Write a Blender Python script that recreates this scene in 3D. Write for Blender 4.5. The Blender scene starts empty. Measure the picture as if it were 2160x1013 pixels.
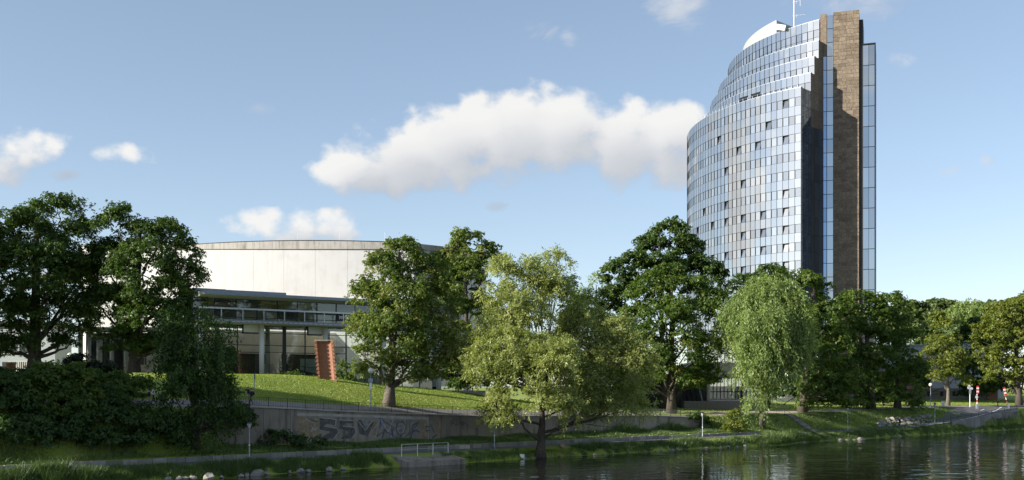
import bpy, math, random
import numpy as np
from mathutils import Vector, Matrix

# ------------------------------------------------------------------ camera, sky, sun, exposure
sc = bpy.context.scene
COL = sc.collection
F = 2316.0            # focal length in photo pixels (photo 2160 wide)
HZ = 816.0            # horizon row
CZ = 9.0              # camera height above the river
cam_d = bpy.data.cameras.new('camera')
cam = bpy.data.objects.new('camera', cam_d)
COL.objects.link(cam)
cam_d.sensor_width = 36.0
cam_d.lens = F / 2160 * 36.0
cam_d.shift_y = (HZ - 506.5) / 2160
cam_d.clip_start = 0.5
cam_d.clip_end = 8000
cam.location = (0, 0, CZ)
cam.rotation_euler = (math.pi / 2, 0, 0)
sc.camera = cam

SUN_AZ = math.radians(20)     # sun comes from the left, a little in front of the picture plane
SUN_EL = math.radians(21.5)
SUN = Vector((-math.cos(SUN_AZ) * math.cos(SUN_EL), -math.sin(SUN_AZ) * math.cos(SUN_EL), math.sin(SUN_EL)))
sun_d = bpy.data.lights.new('sun', 'SUN')
sun_d.energy = 4.2
sun_d.angle = math.radians(0.55)
sun_d.color = (1.0, 0.93, 0.81)
sun = bpy.data.objects.new('sun', sun_d)
sun.rotation_euler = SUN.to_track_quat('Z', 'Y').to_euler()
sun.location = (-200, -60, 150)
COL.objects.link(sun)

sc.view_settings.view_transform = 'Standard'
sc.view_settings.look = 'None'
sc.view_settings.exposure = 1.18
sc.view_settings.gamma = 1.0
sc.view_settings.use_curve_mapping = False
sc.cycles.max_bounces = 7
sc.cycles.transparent_max_bounces = 10
sc.cycles.sample_clamp_indirect = 6


class NT:
    """tiny node-tree writer"""
    def __init__(self, tree):
        self.t = tree
        self.n = tree.nodes
        self.l = tree.links

    def new(self, kind, **kw):
        nd = self.n.new(kind)
        for k, v in kw.items():
            setattr(nd, k, v)
        return nd

    def put(self, sock, v):
        if hasattr(v, 'is_linked'):
            self.l.new(v, sock)
        else:
            sock.default_value = v

    def m(self, op, a, b=None, c=None, clamp=False):
        nd = self.n.new('ShaderNodeMath')
        nd.operation = op
        nd.use_clamp = clamp
        for i, v in enumerate((a, b, c)):
            if v is not None:
                self.put(nd.inputs[i], v)
        return nd.outputs[0]

    def ss(self, v, a, b):
        nd = self.n.new('ShaderNodeMapRange')
        nd.interpolation_type = 'SMOOTHSTEP'
        self.put(nd.inputs[0], v)
        nd.inputs[1].default_value = a
        nd.inputs[2].default_value = b
        return nd.outputs[0]

    def noise(self, vec, scale, detail=4, rough=.55, dist=0.0, dim='3D', typ='FBM'):
        nd = self.n.new('ShaderNodeTexNoise')
        nd.noise_dimensions = dim
        if vec is not None:
            self.l.new(vec, nd.inputs['Vector'])
        nd.inputs['Scale'].default_value = scale
        nd.inputs['Detail'].default_value = detail
        nd.inputs['Roughness'].default_value = rough
        nd.inputs['Distortion'].default_value = dist
        return nd.outputs[0]

    def ramp(self, fac, stops, interp='LINEAR'):
        nd = self.n.new('ShaderNodeValToRGB')
        nd.color_ramp.interpolation = interp
        e = nd.color_ramp.elements
        while len(e) < len(stops):
            e.new(0.5)
        for i, (p, c) in enumerate(stops):
            e[i].position = p
            e[i].color = (c[0], c[1], c[2], 1)
        self.put(nd.inputs[0], fac)
        return nd.outputs[0]

    def mix(self, fac, a, b, blend='MIX'):
        nd = self.n.new('ShaderNodeMix')
        nd.data_type = 'RGBA'
        nd.blend_type = blend
        self.put(nd.inputs[0], fac)
        for i, v in ((6, a), (7, b)):
            if isinstance(v, tuple) and len(v) == 3:
                v = v + (1,)
            self.put(nd.inputs[i], v)
        return nd.outputs[2]

    def comb(self, x, y, z):
        nd = self.n.new('ShaderNodeCombineXYZ')
        for i, v in enumerate((x, y, z)):
            self.put(nd.inputs[i], v)
        return nd.outputs[0]


def build_sky():
    w = bpy.data.worlds.new('World')
    sc.world = w
    w.use_nodes = True
    T = NT(w.node_tree)
    for nd in list(T.n):
        T.n.remove(nd)
    out = T.new('ShaderNodeOutputWorld')
    sky = T.new('ShaderNodeTexSky', sky_type='NISHITA', sun_disc=False)
    sky.sun_elevation = SUN_EL
    sky.sun_rotation = math.atan2(SUN.x, SUN.y)
    sky.altitude = 480
    sky.air_density = 0.8
    sky.dust_density = 0.35
    sky.ozone_density = 1.5
    bg = T.new('ShaderNodeBackground')
    hs = T.new('ShaderNodeHueSaturation')
    hs.inputs['Saturation'].default_value = .97
    T.l.new(sky.outputs[0], hs.inputs['Color'])
    # tone curve on the sky colour: compress the span between zenith and horizon
    gm = T.new('ShaderNodeGamma')
    gm.inputs['Gamma'].default_value = .72
    T.l.new(hs.outputs[0], gm.inputs['Color'])
    T.l.new(gm.outputs[0], bg.inputs[0])
    bg.inputs[1].default_value = 0.122
    co = T.new('ShaderNodeTexCoord').outputs['Generated']
    sp = T.new('ShaderNodeSeparateXYZ')
    T.l.new(co, sp.inputs[0])
    X, Y, Z = sp.outputs
    ys = T.m('MAXIMUM', Y, 0.12)
    u0 = T.m('DIVIDE', X, ys)
    v0 = T.m('DIVIDE', Z, ys)
    # cumulus clouds of this afternoon: direction (u right, v up), half sizes
    def D(px, py, rx, ry):
        return ((px - 1080) / F, (HZ - py) / F, rx / F, ry / F)
    heaps = [D(760, 352, 105, 62), D(850, 330, 120, 78), D(960, 305, 130, 88), D(1075, 290, 135, 98), D(1180, 285, 120, 92),
             D(1300, 300, 130, 84), D(1410, 295, 100, 80), D(1480, 310, 80, 76), D(1000, 358, 210, 34), D(1330, 345, 200, 34),
             D(20, 325, 130, 62), D(262, 325, 88, 34), D(640, 474, 150, 50), D(545, 486, 70, 26), D(-200, 420, 160, 50)]
    hw = [1.6] * 8 + [1.2, 1.2, 1.2, .66, 1.3, .8, .9]
    scraps = [D(1440, 10, 70, 62), D(1140, 62, 52, 30), D(1200, 78, 26, 30), D(1790, 8, 150, 40), D(1908, 128, 42, 20), D(2005, 363, 26, 16),
              D(2085, 340, 24, 16), D(548, 232, 46, 20), D(140, 372, 40, 16), D(1050, 436, 36, 14)]
    sw = [.85, .55, .5, .65, .5, .5, .45, .5, .4, .4]

    def blobs(u, v, lst, ws):
        acc = None
        for (cu, cv, a, b), k in zip(lst, ws):
            du = T.m('MULTIPLY', T.m('SUBTRACT', u, cu), 1 / a)
            dv = T.m('MULTIPLY', T.m('SUBTRACT', v, cv), 1 / b)
            r2 = T.m('ADD', T.m('MULTIPLY', du, du), T.m('MULTIPLY', dv, dv))
            e = T.m('SUBTRACT', k, r2)
            acc = e if acc is None else T.m('SMOOTH_MAX', acc, e, .25)
        return T.m('MAXIMUM', acc, -3.0)

    def field(u, v):
        """heaped cumulus: round billows on the big masses"""
        acc = blobs(u, v, heaps, hw)
        vec = T.comb(u, T.m('MULTIPLY', v, 1.2), 3.7)
        n1 = T.noise(vec, 8.0, 3, .5)
        vo = T.new('ShaderNodeTexVoronoi', feature='SMOOTH_F1')
        wv = T.new('ShaderNodeVectorMath', operation='ADD')
        nv = T.new('ShaderNodeTexNoise')
        T.l.new(vec, nv.inputs['Vector'])
        nv.inputs['Scale'].default_value = 40
        nv.inputs['Detail'].default_value = 3
        sv = T.new('ShaderNodeVectorMath', operation='SCALE')
        T.l.new(nv.outputs['Color'], sv.inputs[0])
        sv.inputs['Scale'].default_value = .022
        T.l.new(vec, wv.inputs[0])
        T.l.new(sv.outputs[0], wv.inputs[1])
        T.l.new(wv.outputs[0], vo.inputs['Vector'])
        vo.inputs['Scale'].default_value = 26
        vo.inputs['Detail'].default_value = 1
        vo.inputs['Roughness'].default_value = .55
        vo.inputs['Smoothness'].default_value = .6
        lump = T.m('SUBTRACT', .45, vo.outputs['Distance'])
        n2 = T.noise(vec, 60.0, 4, .62)
        nn = T.m('ADD', T.m('MULTIPLY', T.m('SUBTRACT', n1, .5), 1.5), T.m('MULTIPLY', lump, 1.5))
        nn = T.m('ADD', nn, T.m('MULTIPLY', T.m('SUBTRACT', n2, .5), 1.1))
        return T.m('ADD', acc, nn), acc, nn

    def wisps(u, v):
        """thin scraps of cloud"""
        acc = blobs(u, v, scraps, sw)
        vec = T.comb(T.m('MULTIPLY', u, .75), T.m('ADD', T.m('MULTIPLY', v, 1.3), T.m('MULTIPLY', u, -.35)), 9.1)
        n2 = T.noise(vec, 26.0, 6, .62, .6)
        return T.m('ADD', acc, T.m('MULTIPLY', T.m('SUBTRACT', n2, .5), 4.2))

    def scatter(off):
        # the same fair-weather cumulus all round the rest of the sky
        mp = T.new('ShaderNodeMapping')
        T.l.new(co, mp.inputs[0])
        mp.inputs['Location'].default_value = (off[0], off[1], off[2])
        mp.inputs['Scale'].default_value = (1, 1, 1.9)
        n1 = T.noise(mp.outputs[0], 2.3, 2, .5)
        n2 = T.noise(mp.outputs[0], 9.0, 5, .6, .3)
        a = T.m('MULTIPLY', T.m('SUBTRACT', n1, .57), 6.0)
        return T.m('ADD', a, T.m('MULTIPLY', T.m('SUBTRACT', n2, .5), 2.8))
    # window where the hand-placed clouds live
    inu = T.m('SUBTRACT', 1.0, T.ss(T.m('ABSOLUTE', u0), .50, .62))
    inv = T.m('SUBTRACT', 1.0, T.ss(v0, .36, .46))
    iny = T.ss(Y, .2, .5)
    win = T.m('MULTIPLY', T.m('MULTIPLY', inu, inv), iny)
    f0, a0, n0 = field(u0, v0)
    a1 = blobs(T.m('ADD', u0, -.014), T.m('ADD', v0, .020), heaps, hw)
    g0 = scatter((5.1, 2.2, .7))

    def pick(a, b):
        nd = T.new('ShaderNodeMix', data_type='FLOAT')
        T.l.new(win, nd.inputs[0])
        T.l.new(b, nd.inputs[2])
        T.l.new(a, nd.inputs[3])
        return nd.outputs[0]
    d0 = pick(f0, g0)
    alpha = T.ss(d0, -.12, .80)
    thin = T.m('MULTIPLY', T.m('MULTIPLY', T.ss(wisps(u0, v0), -.2, 1.7), .72), win)
    alpha = T.m('MAXIMUM', alpha, thin)
    alpha = T.m('MULTIPLY', alpha, T.ss(Z, .0, .05))
    alpha = T.m('MULTIPLY', alpha, .93)
    tex = T.m('MULTIPLY', T.m('MULTIPLY', n0, .34), win)
    side = T.m('MULTIPLY', T.m('MULTIPLY', T.m('SUBTRACT', a0, a1), .50), win)
    lit = T.m('ADD', T.m('ADD', .70, tex), side)
    lit = T.m('SUBTRACT', lit, T.m('MULTIPLY', T.ss(d0, .6, 2.3), .36), clamp=True)
    colr = T.ramp(lit, [(0.0, (.50, .53, .59)), (.42, (.66, .68, .72)), (.74, (.92, .91, .90)), (1.0, (1.0, .985, .955))])
    bg2 = T.new('ShaderNodeBackground')
    T.l.new(colr, bg2.inputs[0])
    # clouds near the sun scatter its light forward and are brighter
    dt = T.new('ShaderNodeVectorMath', operation='DOT_PRODUCT')
    T.l.new(co, dt.inputs[0])
    dt.inputs[1].default_value = SUN
    au = T.m('POWER', T.m('MAXIMUM', dt.outputs['Value'], 0.0), 10.0)
    T.l.new(T.m('ADD', .42, T.m('MULTIPLY', au, .6)), bg2.inputs[1])
    mx = T.new('ShaderNodeMixShader')
    T.l.new(alpha, mx.inputs[0])
    T.l.new(bg.outputs[0], mx.inputs[1])
    T.l.new(bg2.outputs[0], mx.inputs[2])
    T.l.new(mx.outputs[0], out.inputs[0])
    w.cycles.sampling_method = 'MANUAL'
    w.cycles.sample_map_resolution = 512


build_sky()

# ------------------------------------------------------------------ helpers
R = math.radians
rng = np.random.default_rng(7)
random.seed(7)


def at(px, py, d):
    """photo pixel + distance -> point in the place"""
    return Vector(((px - 1080) / F * d, d, CZ + (HZ - py) / F * d))


def tag(o, label=None, cat=None, group=None, kind=None):
    if label:
        o['label'] = label
    if cat:
        o['category'] = cat
    if group:
        o['group'] = group
    if kind:
        o['kind'] = kind
    return o


def empty(name, loc, label=None, cat=None, group=None, rz=0.0):
    o = bpy.data.objects.new(name, None)
    o.empty_display_size = .3
    o.location = loc
    o.rotation_euler = (0, 0, rz)
    COL.objects.link(o)
    return tag(o, label, cat, group)


def link(name, me, mat=None, parent=None):
    o = bpy.data.objects.new(name, me)
    if mat is not None and len(me.materials) == 0:
        me.materials.append(mat)
    COL.objects.link(o)
    if parent is not None:
        o.parent = parent
    return o


def fast_mesh(name, verts, quads=None, tris=None, tint=None):
    """numpy arrays -> mesh (all quads or all tris)"""
    me = bpy.data.meshes.new(name)
    f = quads if quads is not None else tris
    k = f.shape[1]
    n = len(f)
    me.vertices.add(len(verts))
    me.vertices.foreach_set('co', np.ascontiguousarray(verts, dtype=np.float32).ravel())
    me.loops.add(n * k)
    me.loops.foreach_set('vertex_index', np.ascontiguousarray(f, dtype=np.int32).ravel())
    me.polygons.add(n)
    me.polygons.foreach_set('loop_start', np.arange(0, n * k, k, dtype=np.int32))
    me.polygons.foreach_set('loop_total', np.full(n, k, dtype=np.int32))
    if tint is not None:
        at_ = me.attributes.new('tint', 'FLOAT', 'POINT')
        at_.data.foreach_set('value', np.ascontiguousarray(tint, dtype=np.float32))
    me.update(calc_edges=True)
    return me


class MB:
    """collects shapes, builds ONE mesh object"""
    def __init__(self):
        self.v = []
        self.f = []

    def add(self, vs, fs):
        b = len(self.v)
        self.v += [tuple(p) for p in vs]
        self.f += [tuple(i + b for i in q) for q in fs]
        return self

    def box(self, c, s, m=None):
        hx, hy, hz = s[0] / 2, s[1] / 2, s[2] / 2
        vs = [Vector((x, y, z)) for x in (-hx, hx) for y in (-hy, hy) for z in (-hz, hz)]
        if m is not None:
            vs = [m @ p for p in vs]
        c = Vector(c)
        vs = [p + c for p in vs]
        return self.add(vs, [(0, 1, 3, 2), (4, 6, 7, 5), (0, 4, 5, 1), (2, 3, 7, 6), (0, 2, 6, 4), (1, 5, 7, 3)])

    def prism(self, poly, z0, z1):
        n = len(poly)
        vs = [(p[0], p[1], z0 if not callable(z0) else z0(p)) for p in poly] + [(p[0], p[1], z1 if not callable(z1) else z1(p)) for p in poly]
        fs = [(i, (i + 1) % n, n + (i + 1) % n, n + i) for i in range(n)]
        fs += [tuple(range(n - 1, -1, -1)), tuple(range(n, 2 * n))]
        return self.add(vs, fs)

    def tube(self, pts, rad, n=8, cap=True):
        pts = [Vector(p) for p in pts]
        if not hasattr(rad, '__len__'):
            rad = [rad] * len(pts)
        b = len(self.v)
        for i, p in enumerate(pts):
            a = pts[max(i - 1, 0)]
            c = pts[min(i + 1, len(pts) - 1)]
            d = (c - a)
            d = d.normalized() if d.length > 1e-9 else Vector((0, 0, 1))
            e = Vector((1, 0, 0)) if abs(d.x) < .8 else Vector((0, 1, 0))
            x = d.cross(e).normalized()
            y = d.cross(x)
            for k in range(n):
                t = 2 * math.pi * k / n
                self.v.append(tuple(p + (x * math.cos(t) + y * math.sin(t)) * rad[i]))
        for i in range(len(pts) - 1):
            for k in range(n):
                k2 = (k + 1) % n
                self.f.append((b + i * n + k, b + i * n + k2, b + (i + 1) * n + k2, b + (i + 1) * n + k))
        if cap:
            self.f.append(tuple(b + k for k in range(n - 1, -1, -1)))
            e = b + (len(pts) - 1) * n
            self.f.append(tuple(e + k for k in range(n)))
        return self

    def lathe(self, prof, n=14, c=(0, 0, 0)):
        b = len(self.v)
        for r, z in prof:
            for k in range(n):
                t = 2 * math.pi * k / n
                self.v.append((c[0] + r * math.cos(t), c[1] + r * math.sin(t), c[2] + z))
        for i in range(len(prof) - 1):
            for k in range(n):
                k2 = (k + 1) % n
                self.f.append((b + i * n + k, b + i * n + k2, b + (i + 1) * n + k2, b + (i + 1) * n + k))
        self.f.append(tuple(b + k for k in range(n - 1, -1, -1)))
        e = b + (len(prof) - 1) * n
        self.f.append(tuple(e + k for k in range(n)))
        return self

    def build(self, name, mat, parent=None, off=None, smooth=False):
        vs = self.v
        if off is not None:
            vs = [(p[0] - off[0], p[1] - off[1], p[2] - off[2]) for p in vs]
        me = bpy.data.meshes.new(name)
        me.from_pydata(vs, [], self.f)
        if smooth:
            me.polygons.foreach_set('use_smooth', [True] * len(me.polygons))
        me.update()
        return link(name, me, mat, parent)


def copy_tree(o, parent=None):
    c = o.copy()
    COL.objects.link(c)
    c.parent = parent
    for ch in list(o.children):
        copy_tree(ch, c)
    return c


# ------------------------------------------------------------------ materials
MATS = {}


def mat_new(name):
    m = bpy.data.materials.new(name)
    m.use_nodes = True
    T = NT(m.node_tree)
    p = T.n['Principled BSDF']
    MATS[name] = m
    return m, T, p


def simple(name, col, rough=.6, metal=0.0, var=.18, scale=3.0, bump=0.0, bscale=20.0):
    m, T, p = mat_new(name)
    co = T.new('ShaderNodeTexCoord').outputs['Object']
    nz = T.noise(co, scale, 5, .6)
    a = tuple(max(0, c * (1 - var)) for c in col)
    b = tuple(min(1, c * (1 + var)) for c in col)
    T.l.new(T.ramp(nz, [(.3, a), (.7, b)]), p.inputs['Base Color'])
    p.inputs['Roughness'].default_value = rough
    p.inputs['Metallic'].default_value = metal
    if bump:
        bp = T.new('ShaderNodeBump')
        bp.inputs['Strength'].default_value = bump
        bp.inputs['Distance'].default_value = .03
        T.l.new(T.noise(co, bscale, 5, .6), bp.inputs['Height'])
        T.l.new(bp.outputs[0], p.inputs['Normal'])
    return m


def concrete(name, base, dark, streak=.5, rough=.85, vscale=(1.2, 1.2, .12), island=0.0):
    m, T, p = mat_new(name)
    co = T.new('ShaderNodeTexCoord').outputs['Object']
    mp = T.new('ShaderNodeMapping')
    T.l.new(co, mp.inputs[0])
    mp.inputs['Scale'].default_value = vscale
    s1 = T.noise(mp.outputs[0], 1.4, 6, .65)
    s2 = T.noise(co, .45, 6, .6)
    s3 = T.noise(co, 6.0, 5, .7)
    f = T.m('ADD', T.m('MULTIPLY', T.ss(s1, .45, .72), streak), T.m('MULTIPLY', T.ss(s2, .45, .75), .45))
    f = T.m('ADD', f, T.m('MULTIPLY', T.m('SUBTRACT', s3, .5), .35), clamp=True)
    c = T.mix(f, base, dark)
    if island:
        oi = T.new('ShaderNodeObjectInfo').outputs['Random']
        c = T.mix(T.m('MULTIPLY', oi, island), c, dark)
    T.l.new(c, p.inputs['Base Color'])
    p.inputs['Roughness'].default_value = rough
    bp = T.new('ShaderNodeBump')
    bp.inputs['Strength'].default_value = .25
    bp.inputs['Distance'].default_value = .02
    T.l.new(s3, bp.inputs['Height'])
    T.l.new(bp.outputs[0], p.inputs['Normal'])
    return m


def leafmat(name, stops, trans=.48, gloss=.02):
    m = bpy.data.materials.new(name)
    m.use_nodes = True
    T = NT(m.node_tree)
    for nd in list(T.n):
        T.n.remove(nd)
    out = T.new('ShaderNodeOutputMaterial')
    a = T.new('ShaderNodeAttribute', attribute_name='tint').outputs['Fac']
    c = T.ramp(a, stops)
    df = T.new('ShaderNodeBsdfDiffuse')
    T.l.new(c, df.inputs[0])
    tr = T.new('ShaderNodeBsdfTranslucent')
    ct = T.mix(.5, c, (.75, .85, .15), 'OVERLAY')
    T.l.new(ct, tr.inputs[0])
    gl = T.new('ShaderNodeBsdfGlossy')
    gl.inputs['Roughness'].default_value = .45
    gl.inputs[0].default_value = (.9, .95, .9, 1)
    m1 = T.new('ShaderNodeMixShader')
    m1.inputs[0].default_value = trans
    T.l.new(df.outputs[0], m1.inputs[1])
    T.l.new(tr.outputs[0], m1.inputs[2])
    m2 = T.new('ShaderNodeMixShader')
    m2.inputs[0].default_value = gloss
    T.l.new(m1.outputs[0], m2.inputs[1])
    T.l.new(gl.outputs[0], m2.inputs[2])
    T.l.new(m2.outputs[0], out.inputs[0])
    MATS[name] = m
    return m


def thin_glass(name, tintc=(.8, .88, .86), refl=.9):
    m = bpy.data.materials.new(name)
    m.use_nodes = True
    T = NT(m.node_tree)
    for nd in list(T.n):
        T.n.remove(nd)
    out = T.new('ShaderNodeOutputMaterial')
    tr = T.new('ShaderNodeBsdfTransparent')
    tr.inputs[0].default_value = tintc + (1,)
    gl = T.new('ShaderNodeBsdfGlossy')
    gl.inputs['Roughness'].default_value = .02
    gl.inputs[0].default_value = (refl, refl, refl, 1)
    fr = T.new('ShaderNodeFresnel')
    fr.inputs[0].default_value = 1.5
    mx = T.new('ShaderNodeMixShader')
    T.l.new(T.m('MULTIPLY', fr.outputs[0], 1.5, clamp=True), mx.inputs[0])
    T.l.new(tr.outputs[0], mx.inputs[1])
    T.l.new(gl.outputs[0], mx.inputs[2])
    T.l.new(mx.outputs[0], out.inputs[0])
    MATS[name] = m
    return m


def facade_glass(name, lo, hi, metal=.92, rough=.012, wob=.004):
    m, T, p = mat_new(name)
    oi = T.new('ShaderNodeObjectInfo').outputs['Random']
    isl = T.new('ShaderNodeNewGeometry').outputs['Random Per Island']
    r = T.m('FRACT', T.m('ADD', oi, isl))
    T.l.new(T.ramp(r, [(0, lo), (.75, hi), (1, tuple(min(1, c * 1.06) for c in hi))]), p.inputs['Base Color'])
    p.inputs['Metallic'].default_value = metal
    p.inputs['Roughness'].default_value = rough
    bp = T.new('ShaderNodeBump')
    bp.inputs['Strength'].default_value = .05
    bp.inputs['Distance'].default_value = .01
    co = T.new('ShaderNodeTexCoord').outputs['Object']
    T.l.new(T.noise(co, .9, 1, .4), bp.inputs['Height'])
    T.l.new(bp.outputs[0], p.inputs['Normal'])
    return m


def build_materials():
    concrete('drum_concrete', (.54, .54, .535), (.43, .425, .415), .35)
    concrete('cornice', (.40, .38, .35), (.20, .19, .17), .8, vscale=(1.6, 1.6, .2))
    concrete('wall_concrete', (.31, .27, .22), (.105, .092, .076), 1.0, vscale=(.9, .9, .12), island=.5)
    concrete('coping', (.42, .38, .33), (.20, .18, .16), .4)
    concrete('terrace_concrete', (.55, .49, .41), (.32, .28, .23), .8, vscale=(2.4, 2.4, .15))
    concrete('kerb_stone', (.30, .28, .25), (.10, .10, .09), .5, island=.7)
    concrete('rock', (.30, .28, .25), (.11, .105, .095), .3, island=.6, vscale=(1, 1, 1))
    concrete('old_stone', (.34, .31, .26), (.15, .14, .12), .3, island=.5, vscale=(1, 1, 1))
    simple('white_paint', (.62, .61, .60), .5, var=.05)
    simple('soffit', (.62, .60, .56), .7, var=.06)
    simple('roof_metal', (.22, .25, .30), .42, .55, var=.15)
    simple('dark_metal', (.018, .020, .024), .4, .3)
    simple('frame_black', (.012, .013, .015), .45)
    simple('galvanised', (.50, .52, .54), .42, .8, var=.15)
    simple('lamp_grey', (.30, .33, .36), .5, .4, var=.2)
    simple('fence_iron', (.05, .055, .06), .5, .5)
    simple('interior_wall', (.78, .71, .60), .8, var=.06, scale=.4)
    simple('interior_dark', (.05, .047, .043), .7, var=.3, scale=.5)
    simple('interior_floor', (.16, .14, .12), .35)
    simple('balustrade', (.55, .62, .57), .3, var=.05)
    simple('asphalt', (.105, .105, .11), .9, var=.2, scale=1.5, bump=.3, bscale=60)
    simple('pavement', (.25, .225, .20), .9, var=.2, scale=1.2, bump=.3, bscale=50)
    simple('gravel', (.42, .36, .28), .95, var=.2, scale=2, bump=.4, bscale=30)
    simple('road_paint', (.78, .78, .76), .6, var=.08)
    simple('bark', (.14, .118, .095), .95, var=.45, scale=5, bump=.8, bscale=14)
    simple('bark_dark', (.075, .062, .05), .95, var=.45, scale=5, bump=.8, bscale=14)
    simple('skin', (.55, .35, .26), .6)
    simple('cloth_white', (.75, .75, .76), .8)
    simple('cloth_dark', (.02, .021, .026), .8)
    simple('cloth_navy', (.025, .032, .06), .8)
    simple('cloth_tan', (.36, .30, .23), .8)
    simple('cloth_black', (.012, .012, .013), .8)
    simple('hair', (.03, .02, .014), .6)
    simple('red_paint', (.60, .03, .025), .5, var=.1)
    simple('sign_white', (.78, .78, .76), .4, var=.04)
    simple('sign_blue', (.06, .10, .24), .5)
    simple('globe', (.80, .76, .62), .25, var=.05)
    simple('lantern_glass', (.52, .54, .54), .3, var=.1)
    simple('roof_tile', (.26, .105, .07), .8, var=.3, scale=4)
    simple('plaster_grey', (.42, .43, .45), .8, var=.1)
    simple('plaster_pale', (.36, .39, .42), .8, var=.06)
    simple('pot_clay', (.36, .20, .125), .8, var=.25)
    simple('window_dark', (.03, .035, .04), .12, 0, var=.3)
    simple('rubber', (.012, .012, .012), .8)
    simple('soil', (.07, .055, .04), .95, var=.3)
    simple('penthouse_white', (.36, .37, .37), .45, .1, var=.06)
    simple('penthouse_grey', (.36, .38, .40), .5, .3, var=.12)
    simple('paint_charcoal', (.09, .086, .088), .8, var=.5, scale=2.5)
    simple('paint_pale', (.34, .33, .33), .8, var=.35, scale=3)
    simple('paint_blue', (.055, .07, .15), .8, var=.4, scale=3)
    simple('paint_ochre', (.24, .185, .12), .8, var=.35, scale=2)
    simple('paint_grey', (.19, .18, .18), .8, var=.5, scale=2)
    simple('paint_limewash', (.34, .32, .29), .85, var=.25, scale=1.2)
    # stone cladding of the tower, slab by slab
    m, T, p = mat_new('tower_stone')
    co = T.new('ShaderNodeTexCoord').outputs['Object']
    oi = T.new('ShaderNodeObjectInfo').outputs['Random']
    isl = T.new('ShaderNodeNewGeometry').outputs['Random Per Island']
    r = T.m('FRACT', T.m('ADD', oi, isl))
    mp = T.new('ShaderNodeMapping')
    T.l.new(co, mp.inputs[0])
    T.l.new(T.comb(T.m('MULTIPLY', r, 40), T.m('MULTIPLY', r, 17), 0), mp.inputs['Location'])
    vein = T.noise(mp.outputs[0], 1.6, 4, .6, 2.2)
    c = T.ramp(vein, [(.3, (.115, .088, .064)), (.5, (.20, .155, .11)), (.7, (.29, .23, .165))])
    c = T.mix(.75, c, T.ramp(r, [(0, (.50, .48, .46)), (.5, (.82, .82, .82)), (1, (1, 1, 1))]), 'MULTIPLY')
    T.l.new(c, p.inputs['Base Color'])
    p.inputs['Roughness'].default_value = .7
    bp = T.new('ShaderNodeBump')
    bp.inputs['Strength'].default_value = .5
    bp.inputs['Distance'].default_value = .04
    T.l.new(vein, bp.inputs['Height'])
    T.l.new(bp.outputs[0], p.inputs['Normal'])
    facade_glass('spandrel_glass', (.51, .535, .555), (.56, .585, .605))
    facade_glass('window_glass', (.40, .42, .44), (.58, .60, .61), metal=.88, rough=.014)
    facade_glass('side_glass', (.16, .24, .38), (.22, .32, .48), metal=.9)
    facade_glass('strip_glass', (.30, .35, .40), (.40, .45, .50), metal=.9)
    facade_glass('dark_panel', (.035, .037, .042), (.055, .057, .062), metal=.2, rough=.35)
    thin_glass('hall_glass', (.84, .88, .86))
    # brick
    m, T, p = mat_new('brick_red')
    co = T.new('ShaderNodeTexCoord').outputs['UV']
    bt = T.new('ShaderNodeTexBrick')
    T.l.new(co, bt.inputs[0])
    bt.inputs['Color1'].default_value = (.39, .165, .095, 1)
    bt.inputs['Color2'].default_value = (.28, .12, .075, 1)
    bt.inputs['Mortar'].default_value = (.34, .22, .16, 1)
    bt.inputs['Scale'].default_value = 1
    bt.inputs['Mortar Size'].default_value = .010
    bt.inputs['Brick Width'].default_value = .25
    bt.inputs['Row Height'].default_value = .13
    nz = T.noise(T.new('ShaderNodeTexCoord').outputs['Object'], 1.2, 5, .6)
    T.l.new(T.mix(.35, bt.outputs[0], T.ramp(nz, [(.3, (.5, .5, .5)), (.7, (1, 1, 1))]), 'MULTIPLY'), p.inputs['Base Color'])
    p.inputs['Roughness'].default_value = .85
    # grass ground
    m, T, p = mat_new('grass_ground')
    co = T.new('ShaderNodeTexCoord').outputs['Object']
    n1 = T.noise(co, .16, 6, .62)
    n2 = T.noise(co, 2.2, 6, .7)
    c = T.mix(n2, (.145, .20, .020), (.25, .31, .038))
    c = T.mix(T.m('MULTIPLY', T.ss(n1, .50, .70), .6), c, (.27, .26, .08))
    T.l.new(c, p.inputs['Base Color'])
    p.inputs['Roughness'].default_value = .95
    bp = T.new('ShaderNodeBump')
    bp.inputs['Strength'].default_value = .9
    bp.inputs['Distance'].default_value = .12
    T.l.new(n2, bp.inputs['Height'])
    T.l.new(bp.outputs[0], p.inputs['Normal'])
    # river
    m, T, p = mat_new('river_water')
    co = T.new('ShaderNodeTexCoord').outputs['Object']
    mp = T.new('ShaderNodeMapping')
    T.l.new(co, mp.inputs[0])
    mp.inputs['Rotation'].default_value = (0, 0, R(-12))
    mp.inputs['Scale'].default_value = (.7, 1.0, 1)
    w1 = T.noise(mp.outputs[0], .42, 1.5, .5, .4)
    w2 = T.noise(mp.outputs[0], 2.6, 3, .55, .4)
    big = T.noise(co, .035, 3, .5)
    amp = T.m('ADD', .45, T.m('MULTIPLY', T.ss(big, .38, .65), .9))
    h = T.m('MULTIPLY', T.m('ADD', T.m('MULTIPLY', w1, 1.0), T.m('MULTIPLY', w2, .07)), amp)
    bp = T.new('ShaderNodeBump')
    bp.inputs['Strength'].default_value = 1.0
    bp.inputs['Distance'].default_value = .11
    T.l.new(h, bp.inputs['Height'])
    T.l.new(bp.outputs[0], p.inputs['Normal'])
    p.inputs['Base Color'].default_value = (.012, .013, .009, 1)
    p.inputs['Roughness'].default_value = .03
    p.inputs['IOR'].default_value = 1.333
    # leaves
    leafmat('leaf_chestnut', [(0, (.046, .088, .016)), (.45, (.096, .156, .026)), (.82, (.165, .215, .040)), (1, (.27, .20, .06))])
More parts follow.
